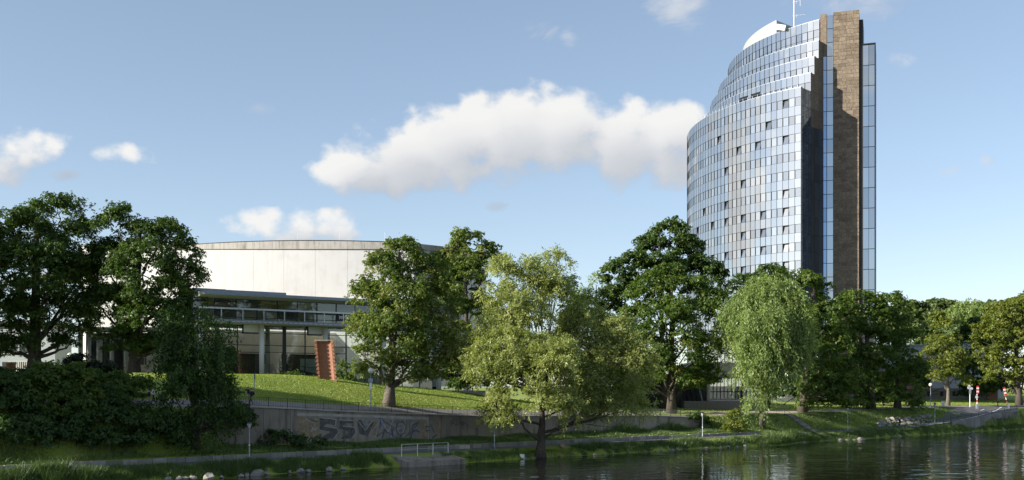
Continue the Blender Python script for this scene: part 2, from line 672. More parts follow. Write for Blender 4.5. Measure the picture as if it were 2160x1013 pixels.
    leafmat('leaf_chestnut_dry', [(0, (.055, .092, .018)), (.4, (.13, .185, .036)), (.75, (.21, .24, .06)), (1, (.31, .21, .09))])
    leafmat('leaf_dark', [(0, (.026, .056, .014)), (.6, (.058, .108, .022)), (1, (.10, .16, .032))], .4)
    leafmat('leaf_oak', [(0, (.036, .068, .014)), (.6, (.070, .120, .022)), (1, (.12, .165, .032))], .4)
    leafmat('leaf_willow', [(0, (.155, .19, .05)), (.5, (.31, .345, .11)), (1, (.44, .455, .19))], .48, .03)
    leafmat('leaf_willow_green', [(0, (.10, .15, .04)), (.5, (.225, .30, .085)), (1, (.34, .42, .14))], .48, .03)
    leafmat('leaf_yew', [(0, (.008, .016, .008)), (1, (.022, .038, .014))], .1)
    leafmat('leaf_far', [(0, (.07, .105, .034)), (.6, (.12, .165, .05)), (1, (.18, .21, .07))], .45)
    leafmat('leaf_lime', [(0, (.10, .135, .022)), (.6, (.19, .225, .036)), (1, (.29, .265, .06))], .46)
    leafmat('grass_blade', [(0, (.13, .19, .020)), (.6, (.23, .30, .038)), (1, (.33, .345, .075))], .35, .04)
    leafmat('reed_blade', [(0, (.045, .085, .016)), (.6, (.10, .165, .030)), (1, (.19, .235, .06))], .35, .05)


build_materials()

# ------------------------------------------------------------------ the land: bank coordinates s (along the river) and t (inland)
BO = Vector((-44.3, 95.0))
ES = Vector((.741, .672)).normalized()
ET = Vector((-ES.y, ES.x))


def pw(s, pts):
    return float(np.interp(s, [p[0] for p in pts], [p[1] for p in pts]))


def z_coping(s):
    return pw(s, [(-60, 7.3), (0, 7.1), (31, 6.8), (41, 6.2), (64, 5.15), (98, 4.65), (110, 4.1), (141, 4.2), (176, 4.7), (215, 4.5), (320, 4.8)])


def z_crest(s):
    return pw(s, [(-60, 10.9), (50, 10.65), (56, 10.2), (61, 9.5), (70, 8.95), (80, 8.05), (95, 6.1), (112, 5.3), (140, 5.0), (200, 5.4), (320, 6.0)])


def z_path(s):
    return 1.3 + 3.1 * float(np.clip((s - 160) / 54, 0, 1)) ** 1.5


def sstep(x):
    x = max(0.0, min(1.0, x))
    return x * x * (3 - 2 * x)


def wall_w(s):
    return sstep((s - 22) / 5) * (1 - sstep((s - 111) / 4))


def t_edge(s):
    """the waterline bulges a little"""
    return .5 * math.sin(s * .21) + .35 * math.sin(s * .47 + 1.3) - 1.0 * math.exp(-((s - 45) / 6) ** 2) - 2.0 * math.exp(-((s - 110) / 14) ** 2)


TB = [-60, -25, -8, -2.0, -.5, 0.0, .6, 1.3, 2.1, 3.6, 5.2, 5.6, 6.6, 7.8, 9.2, 10.55, 10.95, 11.6, 12.8, 14.2, 16, 18.5, 21.5, 25, 28.5, 32, 36, 44, 55, 75, 110, 180, 320, 700, 1600]


def z_prof(s, t):
    zp, zc, zt, w = z_path(s), z_coping(s), z_crest(s), wall_w(s)
    kb = .5 * (1 - sstep((s - 118) / 8))
    foot = 2.35
    rise = .18 + .5 * (1 - sstep((s - 70) / 30))
    slope_at = lambda q: zp + kb + (zc - zp - kb) * sstep((q - 5.6) / 6.4)
    k = [(-60, -4), (-8, -3.0), (-2, -1.3), (-.5, -.35), (0, 0.0), (.6, .45), (1.3, .85), (2.1, zp - .03), (5.2, zp - .03), (5.6, zp + kb)]
    for q in (6.6, 7.8, 9.2, 10.55):
        k.append((q, (1 - w) * slope_at(q) + w * (zp + kb + (foot - zp - kb) * sstep((q - 5.6) / 5))))
    k.append((10.95, (1 - w) * slope_at(10.95) + w * (zc - .12)))
    k.append((11.6, zc - .1 if w > .5 else (1 - w) * slope_at(11.6) + w * zc - .1 * w))
    k.append((14.2, zc + rise))
    for q in (16, 18.5, 21.5, 25, 28.5, 32, 36):
        k.append((q, zc + rise + (zt - zc - rise) * math.sin(math.pi / 2 * ((q - 14.2) / 21.8)) ** 1.1))
    far = zt + (6.0 - zt) * .2
    k += [(75, zt), (180, zt * .9 + .6), (700, 8), (1600, 8)]
    return pw(t, k)


def B(s, t):
    p = BO + ES * s + ET * t
    return p.x, p.y


def to_st(x, y):
    q = Vector((x, y)) - BO
    return q.dot(ES), q.dot(ET)


def ground(x, y):
    s, t = to_st(x, y)
    return z_prof(s, t)


def s_at(px, t):
    """bank coordinate where the sight line of a photo column meets line t"""
    u = (px - 1080) / F
    o = BO + ET * t
    return (u * o.y - o.x) / (ES.x - u * ES.y)


def on_bank(px, t):
    s = s_at(px, t)
    x, y = B(s, t)
    return Vector((x, y, z_prof(s, t)))


def stations():
    a = list(np.arange(-60, 240, 2.0))
    return [-1500, -600, -250, -120] + a + [250, 280, 330, 450, 700, 1500, 3000]


def strip(name, s_list, t_list, dz, mat, zf=None, label=None, cat=None, kind='structure', shift=None):
    v, f = [], []
    nt = len(t_list)
    for s in s_list:
        for t in t_list:
            tt = t + (t_edge(s) if (t <= 1.4 and shift is None and -60 < s < 240 and t > -3) else 0)
            x, y = B(s, tt)
            z = z_prof(s, t) if zf is None else zf(s, t)
            v.append((x, y, z + dz))
    for i in range(len(s_list) - 1):
        for j in range(nt - 1):
            a = i * nt + j
            f.append((a, a + 1, a + nt + 1, a + nt))
    me = bpy.data.meshes.new(name)
    me.from_pydata(v, [], [q[::-1] for q in f])
    me.polygons.foreach_set('use_smooth', [True] * len(me.polygons))
    me.update()
    o = link(name, me, mat)
    tag(o, label, cat, None, kind)
    return o


def build_land():
    S = stations()
    strip('ground', S, TB, 0, MATS['grass_ground'], label='grassy river bank, lawn and level land reaching to the horizon', cat='ground')
    me = bpy.data.meshes.new('river')
    me.from_pydata([(-3000, -1500, 0), (4000, -1500, 0), (4000, 3500, 0), (-3000, 3500, 0)], [], [(0, 1, 2, 3)])
    o = link('river', me, MATS['river_water'])
    tag(o, 'dark rippled river in front of the bank', 'river', None, 'structure')
    fine = list(np.arange(-60, 158, 2.0))
    strip('lower_path', fine + list(np.arange(158, 172, 2.0)), [2.1, 3.6, 5.2], .035, MATS['asphalt'], label='asphalt riverside path along the water', cat='path')
    strip('upper_path', list(np.arange(-60, 112, 2.0)), [11.35, 12.8, 14.2], .035, MATS['pavement'],
          zf=lambda s, t: z_prof(s, t), label='paved promenade on top of the retaining wall', cat='path')
    # the promenade goes on as a gravel walk on the right
    strip('gravel_walk', list(np.arange(118, 152, 2.0)), [13.0, 14.2, 16, 18.5], .03, MATS['gravel'], label='pale gravel walk under the trees at the top of the slope', cat='path')
    strip('park_path', list(np.arange(152, 216, 2.0)), [11.6, 12.8, 14.2], .03, MATS['pavement'], label='narrow park path on the level above the ramp', cat='path')
    strip('upper_road', list(np.arange(196, 236, 2.0)), [5.2, 5.6, 6.6, 7.8, 9.2, 10.55, 10.95, 11.6], .05, MATS['asphalt'],
          label='asphalt junction at the head of the ramp', cat='road')
    # the ramp widens and turns inland as it climbs
    rs = list(np.arange(170, 217, 1.0))
    v, f = [], []
    nt = 13

    def ramp_t(s_, k):
        w = 3.1 + 6.2 * sstep((s_ - 172) / 34)
        return 2.1 + w * k + 2.2 * sstep((s_ - 205) / 12)
    for s_ in rs:
        for j in range(nt):
            t_ = ramp_t(s_, j / (nt - 1))
            x, y = B(s_, t_)
            v.append((x, y, z_prof(s_, t_) + .07))
    for i in range(len(rs) - 1):
        for j in range(nt - 1):
            q = i * nt + j
            f.append((q, q + nt, q + nt + 1, q + 1))
    me = bpy.data.meshes.new('ramp')
    me.from_pydata(v, [], f)
    o = link('ramp', me, MATS['asphalt'])
    tag(o, 'asphalt ramp climbing from the riverside path to the right', 'ramp', None, 'structure')
    # painted edge line of the ramp and the little dash
    m = MB()
    for a in np.arange(158, 214, 1.0):
        q = []
        for s_, d_ in ((a, 0), (a + 1, 0), (a + 1, 1), (a, 1)):
            k = .16 + .22 * sstep((s_ - 185) / 28)
            t_ = (ramp_t(s_, k) if s_ > 170 else 2.1 + 3.1 * k) + d_ * .28
            x, y = B(s_, t_)
            q.append((x, y, z_prof(s_, t_) + .10))
        m.add(q, [(0, 1, 2, 3)])
    o = m.build('edge_line', MATS['road_paint'])
    tag(o, 'white painted line running up the ramp', 'road marking', None, 'structure')
    m = MB()
    for a in (203.0,):
        q = []
        for s_, t_ in ((a, 7.4), (a + 3, 7.9), (a + 3, 8.1), (a, 7.6)):
            x, y = B(s_, t_)
            q.append((x, y, z_prof(s_, t_) + .11))
        m.add(q, [(0, 1, 2, 3)])
    o = m.build('edge_dash', MATS['road_paint'])
    tag(o, 'short white painted dash near the head of the ramp', 'road marking', None, 'structure')


build_land()


# ------------------------------------------------------------------ retaining wall with coping stones, graffiti and railing
def wall_panel_pt(s, t, z):
    x, y = B(s, t)
    return (x, y, z)


def build_wall():
    root = empty('retaining_wall', (*B(66, 10.7), 2.0), 'long grey concrete retaining wall with faded graffiti below the promenade', 'wall')
    L = root.location
    edges = [24, 31.5, 35.0, 43.5, 52, 60.5, 69, 77.5, 86, 94.5, 103, 112]
    for a, b in zip(edges[:-1], edges[1:]):
        m = MB()
        d = rng.uniform(-.012, .012)
        n = 5
        poly = []
        for i in range(n):
            s = a + .02 + (b - a - .04) * i / (n - 1)
            poly.append((s, 10.55 + d))
        vs, fs = [], []
        for i, (s, t) in enumerate(poly):
            zc = z_coping(s)
            vs += [wall_panel_pt(s, t, 1.2), wall_panel_pt(s, t, zc - .13), wall_panel_pt(s, t + .36, zc - .13), wall_panel_pt(s, t + .36, 1.2)]
        for i in range(n - 1):
            k = i * 4
            for q in range(4):
                fs.append((k + q, k + (q + 1) % 4, k + 4 + (q + 1) % 4, k + 4 + q))
        fs.append((0, 3, 2, 1))
        e = (n - 1) * 4
        fs.append((e, e + 1, e + 2, e + 3))
        m.add(vs, fs)
        m.build('wall_panel', MATS['wall_concrete'], root, L)
    # coping stones
    s = 24.0
    while s < 112:
        w = 2.1
        e = min(s + w, 112)
        m = MB()
        vs = []
        dz = rng.uniform(-.012, .012)
        for q in (s + .015, e - .015):
            zc = z_coping(q) + dz
            for t, z in ((10.38, zc - .125), (11.2, zc - .125), (11.2, zc), (10.38, zc)):
                vs.append(wall_panel_pt(q, t, z))
        m.add(vs, [(0, 1, 2, 3), (7, 6, 5, 4), (0, 4, 5, 1), (1, 5, 6, 2), (2, 6, 7, 3), (3, 7, 4, 0)])
        m.build('coping_stone', MATS['coping'], root, L)
        s = e
    # graffiti: flat paint, 1.2 cm proud of the concrete, strokes given as photo columns / rows on the wall plane
    def W(px, py, k=0):
        s_ = s_at(px, 10.55)
        x, y = B(s_, 10.555 - .016 - .004 * k)
        d = y
        return Vector((x, y, CZ + (HZ - py) / F * d))

    def fill(name, mat, polys, k):
        m = MB()
        for pl in polys:
            vs = [W(px, py, k) for px, py in pl]
            m.add(vs, [tuple(range(len(vs)))])
        return m.build(name, MATS[mat], root, L)

    def stroke(name, mat, lines, wpx, k):
        m = MB()
        for ln in lines:
            for (x0, y0), (x1, y1) in zip(ln[:-1], ln[1:]):
                dx, dy = x1 - x0, y1 - y0
                h = math.hypot(dx, dy) or 1
                nx, ny = -dy / h * wpx / 2, dx / h * wpx / 2
                ex, ey = dx / h * wpx * .3, dy / h * wpx * .3
                vs = [W(x0 + nx - ex, y0 + ny - ey, k), W(x1 + nx + ex, y1 + ny + ey, k), W(x1 - nx + ex, y1 - ny + ey, k), W(x0 - nx - ex, y0 - ny - ey, k)]
                m.add(vs, [(0, 1, 2, 3)])
        return m.build(name, MATS[mat], root, L)

    fill('graffiti_patch', 'paint_limewash', [[(627, 871), (903, 880), (903, 884), (840, 882.5), (627, 877)], [(800, 882.5), (902, 884), (902, 885.6), (830, 884.5)]], 0)
    fill('graffiti_patch', 'paint_ochre', [[(626, 876), (640, 876), (640, 926), (626, 924)], [(785, 890), (796, 890), (794, 918), (784, 918)], [(893, 886), (905, 886), (900, 922), (889, 922)], [(920, 884), (930, 884), (928, 924), (922, 924)], [(640, 880), (672, 882), (672, 926), (640, 924)]], 0)
    fill('graffiti_letter', 'paint_charcoal', [
        [(674, 882), (709, 886), (707, 897), (688, 894), (684, 899), (710, 903), (714, 912), (702, 926), (674, 925), (697, 911), (674, 906)],
        [(716, 886), (746, 888), (745, 893), (728, 893), (724, 899), (747, 902), (750, 912), (742, 925), (716, 926), (735, 914), (733, 909), (716, 905)],
        [(752, 886), (762, 886), (773, 908), (784, 890), (789, 890), (776, 920), (768, 918), (758, 916)],
    ], 1)
    fill('graffiti_letter', 'paint_grey', [
        [(792, 922), (801, 882), (808, 882), (826, 924), (818, 924), (810, 905), (800, 906), (797, 922)],
        [(838, 893), (850, 891), (856, 900), (854, 914), (844, 919), (836, 911)],
        [(866, 889), (873, 889), (870, 924), (863, 924)],
        [(763, 887), (782, 888), (774, 905)],
        [(822, 888), (834, 886), (836, 924), (828, 924)],
    ], 1)
    stroke('graffiti_outline', 'paint_pale', [
        [(673, 881), (709, 885), (707, 897)], [(684, 899), (711, 904), (715, 912), (703, 926)], [(716, 886), (746, 888)], [(724, 899), (748, 902), (751, 912), (742, 926)],
        [(752, 885), (771, 908), (786, 888)], [(792, 923), (801, 881)], [(802, 884), (828, 925)], [(830, 884), (818, 912), (832, 926)], [(778, 918), (800, 890)],
        [(655, 899), (668, 909)], [(660, 905), (656, 910), (664, 906), (670, 903)], [(645, 884), (662, 892)], [(903, 880), (903, 926)], [(855, 885), (850, 922)]], 1.3, 2)
    stroke('graffiti_line', 'paint_blue', [
        [(801, 882), (804, 898)], [(812, 906), (806, 924)], [(826, 905), (829, 924)], [(870, 898), (880, 892)], [(868, 912), (878, 908), (884, 912)], [(872, 908), (866, 924)],
        [(898, 900), (905, 900)], [(899, 909), (906, 908)], [(912, 924), (920, 918)], [(655, 886), (669, 890)], [(846, 918), (844, 924)]], 2.6, 2)
    stroke('graffiti_line', 'paint_charcoal', [
        [(806, 886), (830, 902)], [(795, 921), (812, 908)], [(812, 908), (826, 918)], [(838, 893), (850, 890), (857, 900), (852, 914), (842, 918), (836, 908), (838, 893)],
        [(862, 920), (884, 890)], [(856, 922), (872, 900)], [(742, 906), (734, 914)], [(908, 896), (916, 912)]], 2.0, 3)
    stroke('graffiti_tag', 'paint_charcoal', [
        [(952, 898), (954, 886), (960, 888), (957, 893), (952, 893)], [(957, 893), (962, 898)], [(965, 890), (962, 896), (967, 897)], [(969, 889), (969, 897)], [(969, 893), (973, 890), (973, 897)],
        [(976, 889), (976, 897), (980, 893)], [(984, 888), (981, 893), (986, 897)], [(949, 892), (958, 883), (966, 886)]], 1.2, 2)
    stroke('graffiti_tag', 'paint_charcoal', [[(1322, 879), (1326, 884), (1330, 879), (1334, 885)], [(1328, 876), (1333, 880)]], 1.4, 2)


build_wall()


def build_fence():
    root = empty('promenade_fence', (*B(66, 11.0), z_coping(66)), 'low dark iron railing with thin bars along the wall top', 'fence')
    L = root.location
    t = 10.95
    H = 1.08
    step = 2.45
    ss = np.arange(25, 111.5, step)
    post = MB()
    post.box((0, 0, H / 2), (.075, .075, H + .06))
    pme = None
    for s in ss:
        x, y = B(s, t)
        z = z_coping(s)
        if pme is None:
            o = post.build('post', MATS['fence_iron'], root)
            pme = o.data
        else:
            o = link('post', pme, None, root)
        o.location = (x - L.x, y - L.y, z - L.z)
    for h in (H - .02, .14):
        for a, b in zip(ss[:-1], ss[1:]):
            m = MB()
            m.tube([(*B(a, t), z_coping(a) + h), (*B(b, t), z_coping(b) + h)], .020, 5)
            m.build('rail', MATS['fence_iron'], root, L)
    m = MB()
    for a in np.arange(ss[0], ss[-1], step / 11):
        x, y = B(a, t)
        z = z_coping(a)
        m.tube([(x, y, z + .14), (x, y, z + H - .02)], .016, 4, cap=False)
    o = m.build('balusters', MATS['fence_iron'], root, L)
    tag(o, kind='stuff')


build_fence()


def build_kerb():
    """low wall of stone blocks on the land side of the lower path"""
    root = empty('low_stone_wall', (*B(40, 5.4), 1.3), 'low wall of weathered stone blocks beside the lower path', 'wall')
    L = root.location
    s = -14.0
    while s < 119:
        w = rng.uniform(.8, 1.7)
        h = .52 + rng.uniform(-.05, .04)
        if 95 < s:
            h -= .1
        zb = z_path(s) - .1
        d = rng.uniform(-.03, .03)
        m = MB()
        vs = []
        for q in (s + .02, s + w - .02):
            for t_, z in ((5.18 + d, zb), (5.6, zb), (5.6, zb + h + .1), (5.18 + d, zb + h + .1)):
                vs.append((*B(q, t_), z))
        m.add(vs, [(0, 1, 2, 3), (7, 6, 5, 4), (0, 4, 5, 1), (1, 5, 6, 2), (2, 6, 7, 3), (3, 7, 4, 0)])
        m.build('block', MATS['kerb_stone'], root, L)
        s += w


build_kerb()


def rock_mesh(seed):
    r = np.random.default_rng(seed)
    m = MB()
    n, k = 7, 4
    vs, fs = [], []
    for i in range(k + 1):
        ph = math.pi * i / k
        for j in range(n):
            th = 2 * math.pi * j / n + i * .4
            q = 1 + r.uniform(-.28, .22)
            vs.append((math.sin(ph) * math.cos(th) * q, math.sin(ph) * math.sin(th) * q * .8, math.cos(ph) * q * .7))
    for i in range(k):
        for j in range(n):
            j2 = (j + 1) % n
            fs.append((i * n + j, i * n + j2, (i + 1) * n + j2, (i + 1) * n + j))
    me = bpy.data.meshes.new('rock')
    me.from_pydata(vs, [], [q[::-1] for q in fs])
    me.materials.append(MATS['rock'])
    return me


ROCKS = [rock_mesh(i) for i in range(6)]


def rock(x, y, z, r, label, group):
    o = link('bank_stone', random.choice(ROCKS))
    o.location = (x, y, z)
    o.scale = (r * random.uniform(.8, 1.4), r * random.uniform(.8, 1.2), r * random.uniform(.7, 1.0))
    o.rotation_euler = (random.uniform(-.3, .3), random.uniform(-.3, .3), random.uniform(0, 6.3))
    tag(o, label, 'stone', group)


def build_rocks():
    random.seed(3)
    # individual pale boulders seen between the tufts at the left
    ords = ['first', 'second', 'third', 'fourth', 'fifth', 'sixth', 'seventh', 'eighth', 'ninth', 'tenth', 'eleventh', 'twelfth', 'thirteenth', 'fourteenth', 'fifteenth']
    for o_, (px, r) in zip(ords, sorted(((355, .34), (375, .40), (388, .36), (402, .46), (430, .66), (457, .3), (498, .40), (512, .42), (533, .68), (632, .6), (648, .35), (690, .55), (610, .3), (722, .25), (560, .3)))):
        s = s_at(px, .2)
        x, y = B(s, -.05 + t_edge(s))
        rock(x, y, .12, r, 'rough boulder at the waterline below the left tufts, ' + o_ + ' from the left', 'boulders below the left tufts')
    s = 62.0
    while s < 98:
        x, y = B(s, -.05 + t_edge(s) + random.uniform(-.2, .3))
        rock(x, y, .05, random.uniform(.14, .34), 'small dark stone at the waterline below the big willow', 'waterline stones below the willow')
        s += random.uniform(.8, 2.2)
    s = 98.0
    while s < 232:
        x, y = B(s, .25 + t_edge(s) + random.uniform(-.3, .6))
        rock(x, y, .02, random.uniform(.16, .5), 'rough stone in the row edging the water on the right', 'stones edging the water on the right')
        s += random.uniform(.55, 2.4)
    # rubble facing the slope behind the cyclist
    for i in range(85):
        px = random.uniform(1852, 1962)
        t = random.uniform(5.9, 8.4)
        s = s_at(px, t)
        x, y = B(s, t)
        rock(x, y, z_prof(s, t) + .1, random.uniform(.25, .65), 'rubble stone set in the slope above the riverside path', 'rubble stones in the slope')
    # flat slab spit at px 1790
    for px, o_ in ((1775, 'leftmost'), (1786, 'second from left'), (1797, 'third from left'), (1808, 'rightmost')):
        s = s_at(px, -.3)
        x, y = B(s, -.4 + t_edge(s))
        rock(x, y, -.15, random.uniform(.5, .8), 'flat pale slab at the water beside the sunlit tufts, ' + o_, 'slabs by the sunlit tufts')


build_rocks()


# ------------------------------------------------------------------ hotel tower
def build_tower():
    rnd = random.Random(11)
    GB = 3.2
    PC = Vector((50.0, 190.0))             # front corner of the lower block
    ER = Vector((.682, .731))              # radial direction, inwards
    TH0 = R(43)
    CEN = PC + ER * 44.0
    root = empty('hotel_tower', (CEN.x, CEN.y, GB), 'tall curved tower of mirror glass with stepped tiers and brown stone pier', 'building')
    L = root.location
    FL = 3.15
    W = 1.21

    def arc(Rr, th):
        return CEN.x - Rr * math.sin(th), CEN.y - Rr * math.cos(th)

    def body(Rr, th0, z0, z1, name, mat, thmax=R(150)):
        m = MB()
        n = 46
        poly = [arc(Rr, th0 + (thmax - th0) * i / n) for i in range(n + 1)]
        # close through the back of the core
        e_ = PC + ER * 14 - Vector((ER.y, -ER.x)) * .12
        poly += [(66, 242), (e_.x, e_.y)]
        m.prism(poly[::-1], z0, z1)
        return m.build(name, mat, root, L)

    # tiers: (radius, first angle, bottom z, top z, list of rows (z0, z1, kind))
    def rows_lower():
        z = 60.9
        rows = []
        while z > GB + 1:
            rows.append((z - 1.66, z, 'spandrel'))
            rows.append((z - FL, z - 1.66, 'window'))
            z -= FL
        return rows
    tiers = [
        (44.0, TH0, GB, 60.9, rows_lower()),
        (40.5, TH0, 57.5, 64.1, [(62.45, 64.1, 'spandrel'), (60.95, 62.45, 'window'), (59.3, 60.95, 'spandrel')]),
        (39.2, TH0, 63.0, 67.25, [(65.65, 67.25, 'spandrel'), (64.12, 65.65, 'window')]),
        (37.6, TH0, 66.2, 70.45, [(68.8, 70.45, 'spandrel'), (67.27, 68.8, 'window')]),
        (35.6, R(44.5), 69.4, 74.8, [(73.1, 74.8, 'spandrel'), (71.75, 73.1, 'window'), (70.47, 71.75, 'window')]),
    ]
    pane_me = {}
    groups = {'window': [], 'spandrel': []}
    rest = {'window': MB(), 'spandrel': MB()}
    open_cells = {}
    # tilted-open casements seen in the photo: (row from top, column)
    opened = {(0, 2), (2, 7), (2, 11), (1, 5), (1, 16), (2, 2), (5, 2), (6, 2), (7, 2), (8, 2), (9, 2), (6, 6), (7, 6), (8, 6), (9, 6), (10, 6), (4, 10), (6, 10), (7, 10),
              (8, 10), (9, 10), (5, 14), (6, 14), (8, 14), (9, 14), (10, 14), (6, 18), (8, 18), (9, 18), (7, 21), (5, 21), (7, 24), (6, 24), (8, 24), (3, 14)}
    for ti, (Rr, th0, zb, zt, rows) in enumerate(tiers):
        body(Rr - .62, th0 + R(.05), zb, zt - .12, 'core_wall', MATS['frame_black'])
        cap = MB()
        n = 60
        # parapet cap
        pts = [arc(Rr - .05, th0 + (R(150) - th0) * i / n) for i in range(n + 1)]
        pin = [arc(Rr - .6, th0 + (R(150) - th0) * i / n) for i in range(n + 1)]
        cap.prism((pts + pin[::-1])[::-1], zt - .02, zt + .07)
        cap.build('parapet_cap', MATS['lamp_grey'], root, L)
        dth = W / Rr
        ncol = int((R(140) - th0) / dth)
        for ri, (z0, z1, kind) in enumerate(rows):
            for k in range(ncol):
                narrow = (k == 0 and ti == 0)
                th = th0 + (k + .5) * dth
                fw = W * (.965 if kind == 'spandrel' else .87)
                h = (z1 - z0) - (.05 if kind == 'spandrel' else .06)
                x, y = arc(Rr - (0 if kind == 'spandrel' else .03), th - (0 if kind == 'spandrel' else dth * .045))
                near = k < 20 and z0 > 25.5
                tilt = 0.0
                if kind == 'window' and ti == 0 and (ri // 2, k) in opened:
                    tilt = R(-13)
                jit = (rnd.gauss(0, R(.22)), rnd.gauss(0, R(.32)))
                if near or tilt:
                    key = (kind, round(fw, 3), round(h, 3))
                    if key not in pane_me:
                        mb = MB()
                        mb.box((0, .02, h / 2), (fw, .04, h))
                        me = bpy.data.meshes.new(kind)
                        me.from_pydata(mb.v, [], mb.f)
                        me.materials.append(MATS['window_glass' if kind == 'window' else 'spandrel_glass'])
                        pane_me[key] = me
                    o = link('window' if kind == 'window' else 'spandrel_panel', pane_me[key], None, root)
                    o.location = (x - L.x, y - L.y, z0 + .03 - L.z)
                    o.rotation_euler = (tilt + jit[0], 0, -th + jit[1])
                else:
                    mt = Matrix.Rotation(-th + jit[1], 3, 'Z') @ Matrix.Rotation(jit[0], 3, 'X')
                    c = Vector((x, y, (z0 + z1) / 2))
                    rest[kind].box(c, (fw, .04, h), mt)
        # mullions
        if ti == 0:
            for k in range(0, ncol):
                th = th0 + k * dth
                x, y = arc(Rr + .0, th)
                mb = MB()
                mb.box((x, y, (zb + zt) / 2), (.05, .10, zt - zb), Matrix.Rotation(-th, 3, 'Z'))
                mb.build('mullion', MATS['dark_metal'], root, L)
        else:
            mb = MB()
            for k in range(0, ncol):
                th = th0 + k * dth
                x, y = arc(Rr + .0, th)
                lo = rows[-1][0]
                mb.box((x, y, (lo + zt) / 2), (.05, .10, zt - lo), Matrix.Rotation(-th, 3, 'Z'))
            tag(mb.build('mullions', MATS['dark_metal'], root, L), kind='stuff')
    for kind in rest:
        o = rest[kind].build('far_windows' if kind == 'window' else 'far_spandrels', MATS['window_glass' if kind == 'window' else 'spandrel_glass'], root, L)
        tag(o, kind='stuff')

    # ---- right end of the curved wings: blue glass cheek, then dark stone steps
    NR = Vector((ER.y, -ER.x))
    ang = math.atan2(ER.y, ER.x)
    rot = Matrix.Rotation(ang, 3, 'Z')

    def cheek(s0, s1, z0, z1, name, mat, proud=.0, th=.08):
        c = PC + ER * ((s0 + s1) / 2) + NR * (proud - th / 2 + .02)
        mb = MB()
        mb.box((c.x, c.y, (z0 + z1) / 2), (s1 - s0, th, z1 - z0), rot)
        return mb.build(name, mat, root, L)
    # solid behind the cheek
    mb = MB()
    q = [PC + ER * .7 - NR * .06, PC + ER * 12 - NR * .06, PC + ER * 12 - NR * 2, PC + ER * .8 - NR * 2]
    mb.prism([(p.x, p.y) for p in q], GB, 60.7)
    mb.build('cheek_core', MATS['frame_black'], root, L)
    for s0, z in ((3.55, 63.9), (4.85, 67.05), (6.45, 70.2)):
        mb = MB()
        q = [PC + ER * (s0 + .6) - NR * .06, PC + ER * 12 - NR * .06, PC + ER * 12 - NR * 2, PC + ER * (s0 + .7) - NR * 2]
        mb.prism([(p.x, p.y) for p in q], 60.5, z)
        mb.build('step_core', MATS['frame_black'], root, L)
    z = 60.85
    while z > GB + 1:
        for i in range(4):
            cheek(.06 + i * .87, .06 + i * .87 + .81, z - FL + .05, z - .02, 'cheek_pane', MATS['side_glass'])
        z -= FL
    bounds = [(3.56, 4.84, 64.05), (4.86, 6.44, 67.2), (6.46, 8.3, 70.4)]
    for s0, s1, zt in bounds:
        z = zt
        first = True
        while z > GB + 1:
            hh = FL if not first else FL
            cheek(s0, s1 - .03, z - hh + .04, z, 'step_slab', MATS['tower_stone' if z > 55 else 'dark_panel'])
            z -= hh
            first = False

    # ---- service core: glass strips, stone pier
    Q0 = Vector((55.6, 196.0))
    CD = Vector((.9455, -.3256))
    CN = Vector((-.3256, -.9455))
    crot = Matrix.Rotation(math.atan2(CD.y, CD.x), 3, 'Z')

    def slab(t0, t1, z0, z1, out, th, name, mat):
        c = Q0 + CD * ((t0 + t1) / 2) + CN * (out - th / 2)
        mb = MB()
        mb.box((c.x, c.y, (z0 + z1) / 2), (t1 - t0, th, z1 - z0), crot)
        return mb.build(name, mat, root, L)
    slab(-.55, .54, GB, 75.55, -.05, 5.0, 'stone_return', MATS['tower_stone'])
    slab(.0, 1.70, GB, 75.2, -.25, 8.0, 'core_block', MATS['frame_black'])
    slab(1.70, 6.06, GB, 75.6, .10, 9.0, 'pier_core', MATS['dark_panel'])
    slab(5.95, 6.72, GB, 74.2, -1.1, 7.0, 'recess_block', MATS['frame_black'])
    slab(6.2, 8.80, GB, 69.35, -.25, 8.0, 'wing_block', MATS['frame_black'])
    # floor-high panes
    z = 75.3
    while z > GB + 1:
        slab(.62, 1.64, z - 2.42, z - .06, -.10, .06, 'strip_pane', MATS['strip_glass'])
        slab(-.02, .52, z - 2.42, z - .06, .04, .06, 'strip_pane', MATS['side_glass']) if z < 70 else None
        z -= 2.46
    z = 69.3
    while z > GB + 1:
        slab(6.74, 7.66, z - 3.55, z - .06, -.10, .06, 'wing_pane', MATS['strip_glass'])
        slab(7.72, 8.66, z - 3.55, z - .06, -.10, .06, 'wing_pane', MATS['strip_glass'])
        z -= 3.6
    slab(8.68, 8.86, GB, 69.5, .0, 8.0, 'wing_edge', MATS['dark_metal'])
    slab(6.66, 8.86, 69.36, 69.56, .02, 8.1, 'wing_cap', MATS['dark_metal'])
    # stone slabs on the pier face
    row = 0
    z = 75.6
    joined = MB()
    count = 0
    mesh_c = {}
